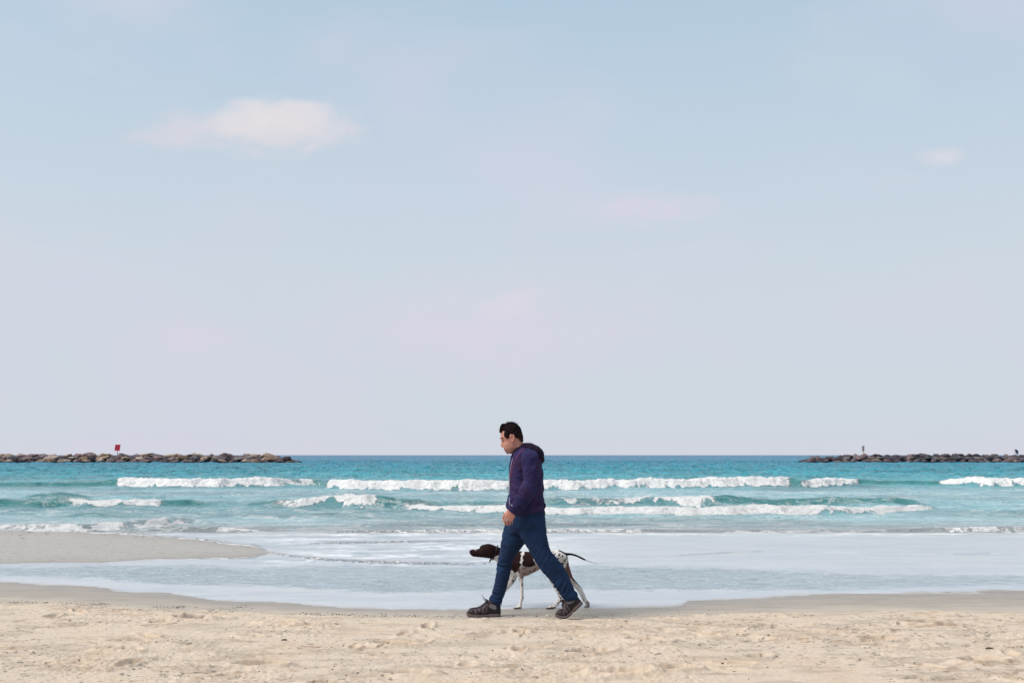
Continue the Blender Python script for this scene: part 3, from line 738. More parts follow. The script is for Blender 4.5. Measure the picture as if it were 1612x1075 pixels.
for _n in hoodm.node_tree.nodes:
    if _n.type == 'MIX': _mx = _n
nt = hoodm.node_tree; _tc = N('ShaderNodeTexCoord').outputs['Object']
L(MIX(SS(NOISE(_tc, 5, 4, .6), .38, .64), (.026, .025, .092, 1), (.042, .024, .080, 1)), _mx.inputs[6])
hmc = hm.copy()
ho2 = link('hoodie', hm, hoodm, man)
hd = MB()
hd.pairs([(812,704,817,714,YM,.072),(820,698.8,819,715,YM,.090),(829,697.6,829,716,YM,.110),(839.5,698.8,837,718,YM,.128),(849,703.5,841,722,YM,.135),(855,712,844,727,YM,.12),(856.5,721,848,729,YM,.08)], k=5, n=26, round_=.35)
for sgn in (-1, 1):
    hd.tube([W(824,703,YM+sgn*.07), W(815,708,YM+sgn*.062), W(809.5,715,YM+sgn*.042), W(806,722,YM+sgn*.015)], [.026,.022,.018,.012], n=12)
hdm = remesh(hd, 'hood', .005, 5)
displace(hdm, lambda p: (ridged(p[:, 0]*14, p[:, 1]*9, p[:, 2]*14, 15, 3)-.3)*.009)
link('hood', hdm, hood_dark, ho2)
def line(cast, pts, r, off=.001, k=4):
    P = catmull(np.array(pts, float), k); m = MB()
    m.tube([cast.hit(a, b, off) for a, b in P], [r]*len(P), n=6, k=1); return m
red = simple('seam_piping', (.30, .045, .12), .7, .2, 60, .1)
link('seam_piping', line(hcast, [(826,705.5),(820,711),(814,719),(809,729),(806,740),(804.6,752)], .0022).mesh('seam_piping'), red, ho2)
zipm = simple('zip', (.42, .42, .50), .4, .2, 100, .1, .001, .4)
zp = MB()
P = [(806,722),(803.5,732),(802,742),(801.3,755),(801,770),(800.8,785),(801,796)]
zp.tube([hcast.hit(a+1.2, b, .001) for a, b in P], [.0022]*len(P), n=6, k=3)
link('zip', zp.mesh('zip'), zipm, ho2)
dm = MB(); dm.tube([W(807,722,YM-.03), W(803.2,733,YM-.035), W(801.4,748,YM-.037), W(801.0,768,YM-.037), W(800.8,776,YM-.036)], [.0022]*5, n=6)
link('drawstring', dm.mesh('drawstring'), simple('cord', (.55,.53,.60), .7, .2, 100, .1), ho2)
c0 = hcast.hit(806.4, 795.6, .0015); cu = MB()
tt_ = np.array([.0035*2, 0, -.0045]); 
cu.tube([c0-tt_, c0, c0+tt_], [.0032]*3, n=8, k=2, flat=.5)
link('cuff_tab', cu.mesh('cuff_tab'), simple('white_thread', (.62,.58,.62), .6, .1, 100, .1), ho2)
# ribbed cuff and hem bands
cb = MB(); cb.pairs([(801.8,797,816.5,806.3,YM-.222,.040),(799.6,799.6,812.8,809.6,YM-.22,.036),(798.6,801.4,811.2,810.8,YM-.22,.0335)], k=3, n=28, round_=.05)
link('cuff', remesh(cb, 'cuff', .004, 2), hoodm, ho2)
hb = MB(); hb.pairs([(800.5,800,857.6,793,YM,.180),(803,806.5,857.8,798,YM,.180),(806,812,857,802.5,YM,.174)], k=4, n=40, e=.92, round_=.03)
hbm = remesh(hb, 'hem_band', .005, 3)
displace(hbm, lambda p: (ridged(p[:, 0]*26, p[:, 1]*26, p[:, 2]*3, 16, 2)-.3)*.004)
link('hem_band', hbm, hoodm, ho2)
sm = MB()   # sleeve seam round the near shoulder
sp = [(818.8,713),(819.5,722),(820.8,733),(822,744)]
sm = line(hcast, sp, .0022, -.0005)
link('shoulder_seam', sm.mesh('shoulder_seam'), hood_dark, ho2)
bt = MB(); bt.tube([W(854.5,792,YM-.05), W(857.8,794,YM-.05), W(858.2,798,YM-.05)], [.010,.008,.006], n=8)
link('back_tab', bt.mesh('back_tab'), hood_dark, ho2)

# jeans
JN = MB(); JN.pairs(pelvis, k=4, n=32, round_=.1); JN.pairs(leg_far, k=5, n=26, round_=.12); JN.pairs(leg_near, k=5, n=26, round_=.12)
jm = remesh(JN, 'jeans', .0045, 5, .5)
def jean_disp(p):
    px, py = scr(p[:, 0], p[:, 1], p[:, 2])
    near = p[:, 1] < YM
    ax = np.where(near, .74*(px-835)*.9+(py-840)*.67, (px-800)*-.22+(py-840)*.97)   # along the leg, px
    across = np.where(near, (px-835)*.67-(py-840)*.74, (px-800)*.97)
    c = ridged(ax*.14+across*.045, across*.035, p[:, 1]*5, 31, 2)
    c2 = ridged(ax*.30, across*.05+ax*.03, p[:, 1]*7, 32, 2)
    knee = np.exp(-((ax-np.where(near, 62, 45))/17)**2); ank = sst(py, 905, 932)
    k_ = 1.3; msk = k_*sst(fbm(p[:, 0]*9, p[:, 1]*6, p[:, 2]*9, o=2, seed=37), .35, .65)
    d = (c-.4)*(.0022+.0085*knee+.008*ank)*msk + (c2-.4)*(.0006+.0045*ank+.002*knee)*(1.2-msk)
    hip = 1-sst(py, 838, 870); d += hip*(ridged(px*.05-py*.07, px*.02+py*.02, p[:, 1]*4, 33, 3)-.35)*.010
    return d - .003 + (fbm(p[:, 0]*7, p[:, 1]*7, p[:, 2]*7, o=2, seed=34)-.5)*.008
displace(jm, jean_disp)
m, b = newmat('denim')
t = N('ShaderNodeTexCoord').outputs['Object']
n1 = NOISE(t, 9, 5, .6); n2 = NOISE(t, 500, 2, .5)
c = MIX(SS(n1, .35, .7), (.006, .013, .040, 1), (.009, .028, .076, 1))
L(MIX(M('MULTIPLY', n2, .3), c, (.020, .05, .12, 1)), b.inputs['Base Color'])
b.inputs['Roughness'].default_value = .85; b.inputs['Specular IOR Level'].default_value = .15
bump(b, M('ADD', NOISE(t, 420, 2, .5), M('MULTIPLY', NOISE(t, 45, 4, .6), 1.5)), .35, .0022)
denim = m
jcast = Caster(jm)
jo = link('jeans', jm, denim, man)
for rows in ([(771.5,938,791,944.5,YF,.055),(769.8,941.5,789.8,949,YF,.055),(770.5,944.5,788,952,YF,.051)], [(884,935.5,907,930,YN,.056),(886,941,910,936,YN,.054),(888,943.5,909,939,YN,.05)]):
    q = MB(); q.pairs(rows, k=3, n=26, round_=.03)
    qm = remesh(q, 'jeans_cuff', .004, 2); displace(qm, lambda p: (fbm(p[:, 0]*30, p[:, 1]*30, p[:, 2]*50, o=2, seed=36)-.5)*.008)
    link('jeans_cuff', qm, denim, jo)
stm = simple('denim_seam', (.02, .05, .10), .8, .2, 60, .1)
pkl = line(jcast, [(824,812),(819,820),(812,824.5),(806,827)], .0018, .0008)
link('pocket_seam', pkl.mesh('pocket_seam'), stm, jo)
0 and link('pocket_seam', line(jcast, [(843,811),(844,822),(852,829),(858,827)], .0018, .0008).mesh('pocket_seam'), stm, jo)

# boots, built flat with the toe at x=0 facing -X, then bent and placed
def boot(placef, lace_ends, label):
    ZT = [(0,.030),(.006,.052),(.018,.070),(.035,.081),(.06,.085),(.09,.088),(.115,.097),(.145,.118),(.175,.141),(.2,.152),(.225,.146),(.26,.130),(.285,.118),(.296,.108)]
    HW = [(0,.014),(.008,.028),(.025,.040),(.06,.049),(.1,.051),(.14,.046),(.18,.040),(.22,.037),(.26,.036),(.285,.031),(.297,.018)]
    xs = np.concatenate([[0,.004,.01,.02,.035],np.linspace(.05,.28,24),[.289,.297]])
    th = np.linspace(0, 2*math.pi, 28, endpoint=False)
    R = []
    for x in xs:
        zt = pl(x, ZT); hw = pl(x, HW); z0 = .018+.012*max(0, 1-x/.03)
        zc = z0+(zt-z0)*.36
        ct, st = np.cos(th), np.sin(th)
        top = st > 0
        zz = np.where(top, zc+(zt-zc)*np.abs(st)**(.9), zc-(zc-z0)*np.abs(st)**.55)
        wid = hw*np.sign(ct)*np.abs(ct)**.8
        # narrower towards the top
        wid = wid*np.where(top, 1-.28*(np.abs(st)**1.5)*sst(np.array(x), .05, .15), 1)
        R.append(np.stack([np.full_like(th, x)+np.where(top, (st**2)*.0, 0), wid, zz], -1))
    mb = MB(); mb.rings(R, True, .15)
    um = remesh(mb, 'upper', .0028, 3)
    p = coords(um)
    x, y, z = p.T
    # dark overlay straps and light panels
    zt = pl(x, ZT)
    h = (z-.03)/(zt-.03+1e-6)
    slant = x - (z-.03)*(.15+3.2*np.clip(x-.06, 0, .12)) + .006*np.sin(z*90)
    strap = (np.abs(((slant-.052)/.030) % 1 - .5) > .29+.25*np.clip(h-.5, 0, 1)) & (slant > .04) & (slant < .17)
    panel = (slant > .05) & (slant < .160) & (z > .046+.012*np.sin(x*70)) & (h < .84) & ~strap
    ankle = ((x-.235)/.036)**2+((z-.098-(.235-x)*.25)/.021)**2 < 1
    rim = (z > zt-.018) & (x > .2) & (z > .105)
    toe = (x < .045) & (z > .05)
    light = panel | ankle
    col = np.tile(np.array([.014,.008,.011]), (len(p), 1))
    col[toe] = [.040,.030,.034]
    col[panel] = [.095,.070,.080]; col[ankle] = [.16,.14,.15]; col[rim] = [.10,.07,.08]
    heel = (x > .262) & (z < .1); col[heel] = [.016,.012,.015]
    mid = (z < .040); col[mid] = [.036,.018,.020]
    nn = normals(um); setco(um, p+nn*(np.where(light, -.0012, .0018)+np.where(rim, .003, 0)+(fbm(x*60, y*60, z*60, o=2, seed=50)-.5)*.003)[:, None])
    cattr(um, 'tint', col)
    sl = MB(); R = []
    N2 = 60; out = []
    # sole outline
    xs2 = np.concatenate([[-.004,.0,.008,.02,.04],np.linspace(.06,.28,26),[.292,.300,.303]])
    hw2 = pl(xs2, [(-.004,.006),(0,.018),(.008,.031),(.02,.041),(.04,.048),(.07,.053),(.1,.054),(.14,.048),(.18,.042),(.24,.040),(.28,.037),(.292,.030),(.3,.02),(.303,.008)])
    R = []
    for i, (xx, hw) in enumerate(zip(xs2, hw2)):
        spr = .016*max(0, 1-xx/.07)**1.6
        lug = .0045 if (i % 2 == 0) else 0.0
        arch = .005 if .165 < xx < .195 else 0
        zb = lug+spr+arch; ztp = .028+spr*.9+ (.006 if xx > .2 else 0)
        R.append(np.array([[xx,-hw*.9,zb],[xx,-hw,zb+.006],[xx,-hw-.002,(zb+ztp)/2],[xx,-hw*.97,ztp],[xx,hw*.97,ztp],[xx,hw+.002,(zb+ztp)/2],[xx,hw,zb+.006],[xx,hw*.9,zb]]))
    sl.rings(R, False)
    sm_ = sl.mesh('sole')
    # laces
    lc = MB()
    lx = np.linspace(.095, .19, 6)
    for i, xx in enumerate(lx):
        zt_ = float(pl(xx, ZT))
        a = [xx-.006, -.027, zt_-.020]; bb = [xx+.006, .027, zt_-.020]
        lc.tube([a, [xx-.002, -.015, zt_-.003], [xx, 0, zt_+.004], [xx+.002, .015, zt_-.003], bb], [.0026]*5, n=6, k=3)
    ktx, ktz = .182, .150
    lc.ell((ktx, 0, ktz), (.009, .012, .008))
    for s in (-1, 1):
        lc.tube([[ktx, 0, ktz], [ktx-.010, s*.020, ktz+.010], [ktx-.020, s*.032, ktz+.002], [ktx-.012, s*.022, ktz-.008], [ktx, 0, ktz]], [.0022]*5, n=6, k=4)
    for (q) in lace_ends:
        lc.tube(q, [.0022]*(len(q)-1)+[.0014], n=6, k=4)
    lcm = lc.mesh('laces')
    pt = MB(); pt.tube([[.290,0,.118],[.302,0,.122],[.309,0,.112],[.303,0,.100],[.294,0,.100]], [.0028]*5, n=6, k=4, flat=2.0)
    ptm = pt.mesh('pull_loop')
    for me in (um, sm_, lcm, ptm): setco(me, placef(coords(me)))
    sole = simple('boot_sole', (.125, .095, .098), .8, .4, 60, .4, .003)
    upm = simple('boot_upper', (.03,.02,.02), .7, .35, 60, .4, .002, .3, attr='tint')
    lac = simple('boot_lace', (.035, .028, .032), .8, .4, 200, .1)
    uo = link('boot', um, upm, man); 
    if label: uo['label'] = label
    link('sole', sm_, sole, uo, smooth=False); link('laces', lcm, lac, uo); link('pull_loop', ptm, lac, uo)
t0 = W(735, 970.5, YF-.0)
gz1 = -.004
def place_front(p):
    q = p.copy(); q[:, 0] = t0[0]+p[:, 0]*1.0; q[:, 1] = YF+p[:, 1]; q[:, 2] = W(760, 971, YF)[2]+p[:, 2]; return q
boot(place_front, [[[.182,0,.15],[.170,-.012,.150],[.150,-.02,.166],[.142,-.02,.192],[.140,-.022,.206]], [[.182,0,.15],[.172,-.004,.158],[.158,-.006,.170],[.146,-.006,.178]]], None)
t1 = W(874.5, 973, YN)
def place_rear(p):
    s = .97; x = p[:, 0]*s; z = p[:, 2]*s; bx = .085; A = math.radians(43)
    # bend about the ball of the foot, spread over a few centimetres
    k = sst(x, bx-.03, bx+.06); a = A*k
    # integrate a smooth curve for the sole line
    g = np.linspace(0, .32, 321); ga = A*sst(g, bx-.03, bx+.06)
    gx = np.concatenate([[0], np.cumsum(np.cos(ga[:-1])*.001)]); gzz = np.concatenate([[0], np.cumsum(np.sin(ga[:-1])*.001)])
    cx_ = np.where(x < 0, x, np.interp(x, g, gx)); cz_ = np.interp(x, g, gzz)
    q = p.copy(); q[:, 0] = t1[0]+cx_-np.sin(a)*z; q[:, 2] = t1[2]+cz_+np.cos(a)*z; q[:, 1] = YN+p[:, 1]*s
    return q
boot(place_rear, [[[.182,0,.15],[.168,-.014,.152],[.158,-.018,.160]]], 'rear boot with its heel lifted and toe pressed on the sand')

# ------------------------------------------------------------------ the pointer dog
YD = 9.39; DN, DF = YD-.055, YD+.055
dog = empty('dog', (W(850, 957, YD)[0], YD, -.0), 'white spotted dog with dark brown head and dark tail walking left behind the man', 'dog')
DB = MB()
DB.pairs([(795,877,797,892,YD,.055),(802,869,803,900,YD,.085),(812,867,812,906,YD,.100),(825,867.5,825,907,YD,.105),(840,868.5,840,901,YD,.100),(853,868,853,894.5,YD,.086),(866,866,866,890,YD,.076),(880,865.5,880,888,YD,.074),(890,870,889,885,YD,.050)], k=5, n=28)
DB.pairs([(777,857.5,771,877,YD,.042),(788,862,781,883.5,YD,.046),(800,866,791,893,YD,.060),(812,868,801,900,YD,.075)], k=4, n=24)
DB.pairs([(739.6,866.4,741,872.8,YD,.016),(742,864.8,743.6,875.6,YD,.022),(748,864.2,749.5,876.4,YD,.025),(753.8,863.4,756,876.8,YD,.029),(756.8,858.8,761,877.4,YD,.041),(763,856.6,766,878,YD,.050),(770,855.5,772,879,YD,.052),(777,857.5,777,879,YD,.046)], k=5, n=24)
# upright front leg, reaching front leg
DB.pairs([(808,884,826,886,DN-.012,.05),(812,896,826.5,900,DN-.01,.045),(815,906,824.5,908,DN,.034),(817.2,916,823.8,916,DN,.021),(818.6,926,824.2,926,DN,.0185),(818.6,935,824,935,DN,.0185),(818.2,941,824.6,941,DN,.019),(816.8,948,822.2,948.5,DN,.0165),(814.8,953,821.6,954,DN,.020)], k=4, n=18)
DB.pairs([(820.5,952.3,821.4,957.2,DN,.018),(816,952.6,816,957.6,DN,.024),(811.5,954.4,811.5,957.6,DN,.023),(809,956,809.2,957.6,DN,.016)], k=3, n=18)
DB.pairs([(800,882,818,888,DF-.01,.048),(801,894,817,901,DF,.042),(801,905,813,911,DF,.032),(798.3,915,806.5,920,DF,.023),(793.5,923,799,928,DF,.0185),(787.5,929,792.5,934.5,DF,.018),(781,934,785,940,DF,.018),(776,940,782,944,DF,.021)], k=4, n=18)
# trailing hind leg (near), forward hind leg (far)
DB.pairs([(864,870,894,875,DF,.050),(866,884,895.5,888,DF,.052),(878,898,898.5,899,DF,.044),(889,908,903,910,DF,.031),(898,917,910.5,918.5,DF,.022),(904.5,924.5,915.8,924.5,DF,.0185),(909.5,931,918.8,931,DF,.0175),(914,939,922,938.5,DF,.017),(918,946.5,926,946,DF,.0175)], k=4, n=18)
DB.pairs([(920,945,927.8,947.5,DF,.019),(920.5,951,928.6,951.5,DF,.023),(918.5,955,927.5,956.6,DF,.022)], k=3, n=18)
DB.pairs([(862,872,888,876,DN,.045),(858,886,881,890,DN,.046),(858,898,877,900,DN,.038),(863,910,877,909,DN,.030),(869,920,879,918,DN,.023),(874.5,930,882.8,929,DN,.019),(879,939,886.8,938.5,DN,.018),(877,945,883.2,947,DN,.0175),(872.6,950,878.5,953,DN,.0175)], k=4, n=18)
DB.pairs([(874,951,875.5,956,DN,.018),(868,952.4,868.5,957.8,DN,.024),(862,954.6,862,958,DN,.023),(859.3,956.4,859.5,958,DN,.015)], k=3, n=18)
dpx = YD/F
DB.tube([W(880,868.5,YD), W(886,871,YD), W(891,872,YD), W(898,872.0,YD), W(906,873.8,YD), W(914,877.3,YD), W(920.5,880.6,YD)], [3.2*dpx,2.8*dpx,2.5*dpx,1.9*dpx,1.6*dpx,1.55*dpx,1.5*dpx], n=12)
dm_ = remesh(DB, 'body', .0035, 5, .5)
displace(dm_, lambda p: (fbm(p[:, 0]*14, p[:, 1]*14, p[:, 2]*14, o=3, seed=55)-.5)*.006)
p = coords(dm_); px, py = scr(*p.T)
def inpoly(px, py, P, soft=1.3):
    P = np.array(P, float); n = len(P); ins = np.zeros(len(px), bool); dmin = np.full(len(px), 1e9)
    for i in range(n):
        x1, y1 = P[i]; x2, y2 = P[(i+1) % n]
        c = ((y1 > py) != (y2 > py)) & (px < (x2-x1)*(py-y1)/(y2-y1+1e-9)+x1); ins ^= c
        t = np.clip(((px-x1)*(x2-x1)+(py-y1)*(y2-y1))/((x2-x1)**2+(y2-y1)**2+1e-9), 0, 1)
        dmin = np.minimum(dmin, np.hypot(px-x1-t*(x2-x1), py-y1-t*(y2-y1)))
    sd = np.where(ins, dmin, -dmin)
    return sst(sd, -soft*.5, soft*.5)
wx = px+(fbm(p[:, 0]*50, p[:, 1]*50, p[:, 2]*50, o=2, seed=56)-.5)*4; wy = py+(fbm(p[:, 0]*50, p[:, 1]*50, p[:, 2]*50, o=2, seed=57)-.5)*4
white = np.array([.66,.63,.61]); brown = np.array([.019,.0075,.0085]); dark = np.array([.012,.010,.014]); rust = np.array([.20,.085,.07])
col = np.tile(white, (len(p), 1))
def paint(mask, c, k=1.0):
    global col
    mm = np.clip(mask*k, 0, 1)[:, None]; col = col*(1-mm)+np.array(c)*mm
tick = sst(fbm(p[:, 0]*75, p[:, 1]*75, p[:, 2]*75, o=2, seed=58), .60, .68)
lower = inpoly(wx, wy, [(814,891),(830,893),(846,890),(852,893),(846,899),(835,906),(825,909),(818,912),(815,902)], 3)
paint(lower, rust, .6); paint(lower*sst(fbm(p[:, 0]*60, p[:, 1]*60, p[:, 2]*60, o=2, seed=59), .5, .62), brown, .7)
legs = sst(py, 898, 908); paint(legs*tick*(fbm(p[:, 0]*12, p[:, 1]*12, p[:, 2]*12, o=2, seed=64) > .5), [.05,.03,.03], .85)
paint(sst(fbm(p[:, 0]*48, p[:, 1]*48, p[:, 2]*48, o=1, seed=61), .86, .9)*(px > 846), dark, .8)
for (sx, sy, r) in [(874,871.5,1.4),(880.5,873,1.9),(885.6,874.8,1.5),(879,878.7,1.3),(889,882.6,1.6),(885.7,886.6,1.9),(881.8,888,1.5),(871,868.3,1.2),(890.5,880,1.1),(886,880.6,.8),(868,874,1.3),(876,883,1.2),(867,881,1.4),(848,874,1.8),(852,883,1.5),(858,877,1.6),(812,912,1.2),(809,908,1),(807,914,1.1),(822,921,1.1),(823.5,949,1.3),(824.5,940,1.6),(880,933,1.1),(882.5,941,1.2),(878,948.5,1.2),(873,923,1.6)]:
    d = np.hypot((wx*.5+px*.5)-sx, (wy*.5+py*.5)-sy); paint(1-sst(d, r*.8, r*1.25), dark, .95)
paint(inpoly(wx, wy, [(822,862),(821,870),(820,882),(819,891),(815.5,899),(811,901.5),(806,898),(801,893),(797,884),(798,862)]), brown)
paint(inpoly(wx, wy, [(824.5,873),(826,867),(828.5,862),(834,862),(837,870),(839.5,876),(842,884),(843,889),(838,891.5),(832,892.5),(827,893),(821.5,890),(822.5,880)]), brown)
paint(inpoly(wx, wy, [(735,850),(790,850),(801,862),(799,872),(789,873),(783,873.5),(776,878),(770,882),(735,882)]), brown)
paint(inpoly(wx, wy, [(744,863.6),(748,863.4),(750,865),(746.5,866.6)], 1), [.4,.33,.32], .7)
paint(inpoly(px, py, [(742,872.6),(748,872.4),(755,873.4),(755,874.3),(748,873.6),(743,874)], .6), [.004,.003,.004], .9)
paint(inpoly(wx, wy, [(893,884),(897,886),(899.5,900),(906,913),(902,914),(894,906),(889,896)]), [.115,.045,.035], .95)
paint(inpoly(wx, wy, [(897.5,897),(907,912),(917,923),(917,926),(911,921),(903,914)], 1), brown, .8)
paint(((px > 879) & (py < 884) & (py < 866+(px-879)*.55+6.) & ((px > 888) | (py < 868.5+(px-880)*.7)) & (np.abs(p[:, 1]-YD) < .035)).astype(float), dark, 1)
paint((sst(py, 954.5, 956.5)), [.05,.02,.02], .85)
paint(inpoly(wx, wy, [(923,944),(929,946),(930,958),(918,958),(921,953),(924,951)], 1), [.06,.025,.025], .7)
cattr(dm_, 'tint', col)
fur = simple('dog_coat', (.5,.5,.5), .8, .2, 60, .3, .002, .1, attr='tint', detail_scale=260)
dcast = Caster(dm_)
db = link('body', dm_, fur, dog)
brm = simple('brown_fur', (.015,.005,.006), .8, .3, 60, .3, .002, .1)
for sgn in (-1, 1):
    e = MB(); Ye = YD+sgn*.052
    e.pairs([(768,859,777,860.5,Ye,.006),(766.8,863.5,778.5,865.5,Ye+sgn*.008,.008),(767.5,869,779,871,Ye+sgn*.010,.008),(769,874,777.5,875,Ye+sgn*.008,.007),(770.8,878.3,774.6,878.6,Ye+sgn*.004,.005)], k=4, n=16)
    em = remesh(e, 'ear', .003, 2); link('ear', em, brm, dog)
    e = MB(); e.ell(dcast.near(W(758.6,864.6,YD+sgn*.036), -.001), (.008,.006,.007)); link('eye', e.mesh('eye'), simple('dog_eye', (.05,.025,.01), .15, .1, 10, 0), dog)
e = MB(); e.ell(W(741,868.8,YD), (.010,.013,.010)); link('nose', remesh(e, 'nose', .0025, 1), simple('dog_nose', (.045,.025,.03), .35, .2, 60, .2, .001, .5), dog)
e = MB(); cc = [(W(783.5,863.5,YD), 0), (W(779,872,YD), 1)]
th = np.linspace(0, 2*math.pi, 17)[:-1]; a = W(783.6,858.6,YD); b2 = W(776,880.6,YD); mc = (a+b2)/2; hv = (a-b2)/2
ring = [mc+hv*1.04*math.cos(t)+np.array([0,.0485,0])*math.sin(t) for t in th]
e.tube(ring+[ring[0]], [.006]*17, n=8, k=2, flat=1.0)
colm = simple('collar', (.02,.02,.028), .6, .2, 60, .1)
cl = link('collar', e.mesh('collar'), colm, dog)
e = MB(); e.tube([W(773.6,879.5,YD-.03), W(771.5,882,YD-.032), W(771.2,884.2,YD-.03)], [.008,.008,.005], n=8); link('buckle', e.mesh('buckle'), colm, cl)
e = MB(); e.tube([W(919,879.9,YD), W(926,882.8,YD), W(934,885.6,YD), W(942,887.3,YD)], [.005,.0028,.0018,.0008], n=8)
link('tail_tip', e.mesh('tail_tip'), simple('pale_fur', (.28,.25,.26), .7, .2, 60, .1), dog)

# ------------------------------------------------------------------ breakwaters
_ico = bmesh.new(); bmesh.ops.create_icosphere(_ico, subdivisions=4, radius=1); ICO_V = np.array([v.co[:] for v in _ico.verts]); ICO_F = [[v.index for v in f.verts] for f in _ico.faces]; _ico.free()
def boulder(rx, ry, rz, seed):
    """a quarried block: a ball cut by random planes, its edges worn"""
    r = np.random.default_rng(seed); n = r.normal(size=(15, 3)); n /= np.linalg.norm(n, axis=1)[:, None]
    d = r.uniform(.66, .98, 15); q = ICO_V @ n.T; q = np.where(q > .05, d/np.maximum(q, .05), 9)
    rad = -np.log(np.exp(-q*26).sum(1)+1e-30)/26; rad = np.clip(rad, .3, 1.25)
    P = ICO_V*rad[:, None]; P *= (1+(fbm(P[:, 0]*3+seed, P[:, 1]*3, P[:, 2]*3, o=4, seed=seed % 97)-.5)*.22)[:, None]
    me = bpy.data.meshes.new('boulder'); me.from_pydata((P*np.array([rx, ry, rz])).tolist(), [], ICO_F); me.update(); return me
def rockmat(name, col, wetz):
    m, b = newmat(name)
    g = N('ShaderNodeNewGeometry'); s = N('ShaderNodeSeparateXYZ'); L(g.outputs['Position'], s.inputs[0])
    n = NOISE(g.outputs['Position'], 1.3, 6, .65)
    c = MIX(SS(n, .3, .7), tuple(q*.38 for q in col)+(1,), tuple(min(1, q*.95) for q in col)+(1,))
    wz = M('ADD', s.outputs[2], M('MULTIPLY', NOISE(g.outputs['Position'], .9, 4, .6), 1.0))
    c = MIX(SS(wz, wetz+.35, wetz+.85), (.030, .026, .030, 1), c)
    L(c, b.inputs['Base Color']); b.inputs['Roughness'].default_value = .9; b.inputs['Specular IOR Level'].default_value = .2
    bump(b, NOISE(g.outputs['Position'], 5, 6, .7), .6, .12)
    return m
pinks = [rockmat('rock_'+n, c, -.12) for n, c in (('tan', (.37,.28,.22)), ('mauve', (.25,.18,.18)), ('grey', (.20,.17,.18)), ('pale', (.50,.41,.36)), ('dark', (.10,.08,.09)), ('brown', (.27,.18,.13)))]
greys = [rockmat('stone_'+n, c, -.1) for n, c in (('slate', (.115,.10,.12)), ('grey', (.16,.14,.155)), ('dark', (.075,.07,.085)), ('mauve', (.20,.15,.155)), ('tan', (.30,.245,.22)))]
def breakwater(px0, px1, Yb, mats, wts, label, tops, prof, seed):
    r = random.Random(seed)
    xa, xb = (px0-CX)*Yb/F, (px1-CX)*Yb/F
    root = empty('breakwater', ((xa+xb)/2, Yb+3, SEA), label, 'breakwater', 'rock breakwaters')
    core = MB(); R = []
    for t in np.linspace(0, 1, 40):
        x = xa+(xb-xa)*t; px = px0+(px1-px0)*t; hgt = prof(px)
        R.append(np.array([[x, Yb-.2, SEA-1.2],[x, Yb+1.6, SEA+hgt*.55],[x, Yb+3.0, SEA+hgt*.82],[x, Yb+6.5, SEA+hgt*.82],[x, Yb+9.5, SEA-1.2]]))
    core.rings(R, False)
    link('rubble_core', core.mesh('rubble_core'), mats[4 if len(mats) > 5 else 2], root, smooth=False)
    n = 0
    for row, (fz, dy, sz, cnt) in enumerate(((.08, 0.2, .60, 33), (.46, 1.7, .58, 33), (.82, 3.2, .60, 33))):
        x = 0
        for i in range(cnt):
            t = (i+.5+r.uniform(-.3, .3)+row*.3)/cnt
            if t > 1: t -= 1
            X = xa+(xb-xa)*t; px = px0+(px1-px0)*t; hgt = prof(px)
            if hgt < .25+row*.35: continue
            sp_ = abs(xb-xa)/cnt
            rx = sp_*r.choice((.34, .44, .54, .68))*r.uniform(.9, 1.1); rz = sz*r.uniform(.80, 1.25)*min(1, hgt/1.3+.25)
            me = boulder(rx, 1.25, rz, seed*100+row*50+i)
            P = coords(me); a = r.uniform(-.35, .35); ca, sa = math.cos(a), math.sin(a); b_ = r.uniform(-.18, .18); cb, sb = math.cos(b_), math.sin(b_)
            Q = P.copy(); Q[:, 0] = P[:, 0]*ca-P[:, 1]*sa; Q[:, 1] = P[:, 0]*sa+P[:, 1]*ca
            q0, q2 = Q[:, 0].copy(), Q[:, 2].copy(); Q[:, 0] = q0*cb-q2*sb; Q[:, 2] = q0*sb+q2*cb
            zc = SEA+hgt*fz-(.12 if row == 2 else 0)
            Q += np.array([X, Yb+dy+r.uniform(-.3, .3), zc]); setco(me, Q)
            link('boulder', me, r.choices(mats, wts)[0], root); n += 1
    return root
YB = float(y_of(728.3))
lp = lambda px: float(pl(px, [(-260,2.0),(0,1.95),(60,1.95),(300,2.05),(400,1.95),(425,1.6),(448,1.0),(466,.3)]))
rp = lambda px: float(pl(px, [(1266,.3),(1280,.95),(1295,1.35),(1350,1.75),(1400,1.9),(1500,2.05),(1530,2.15),(1560,1.85),(1700,1.85),(1900,1.9)]))
breakwater(-120, 466, YB, pinks, (3,3,3,1.6,1.5,2), 'long pinkish rock breakwater on the left carrying the red sign', 0, lp, 3)
breakwater(1268, 1730, YB, greys, (3,3,2,1.6,1.0), 'dark grey rock breakwater on the right with the bending person on top', 0, rp, 5)

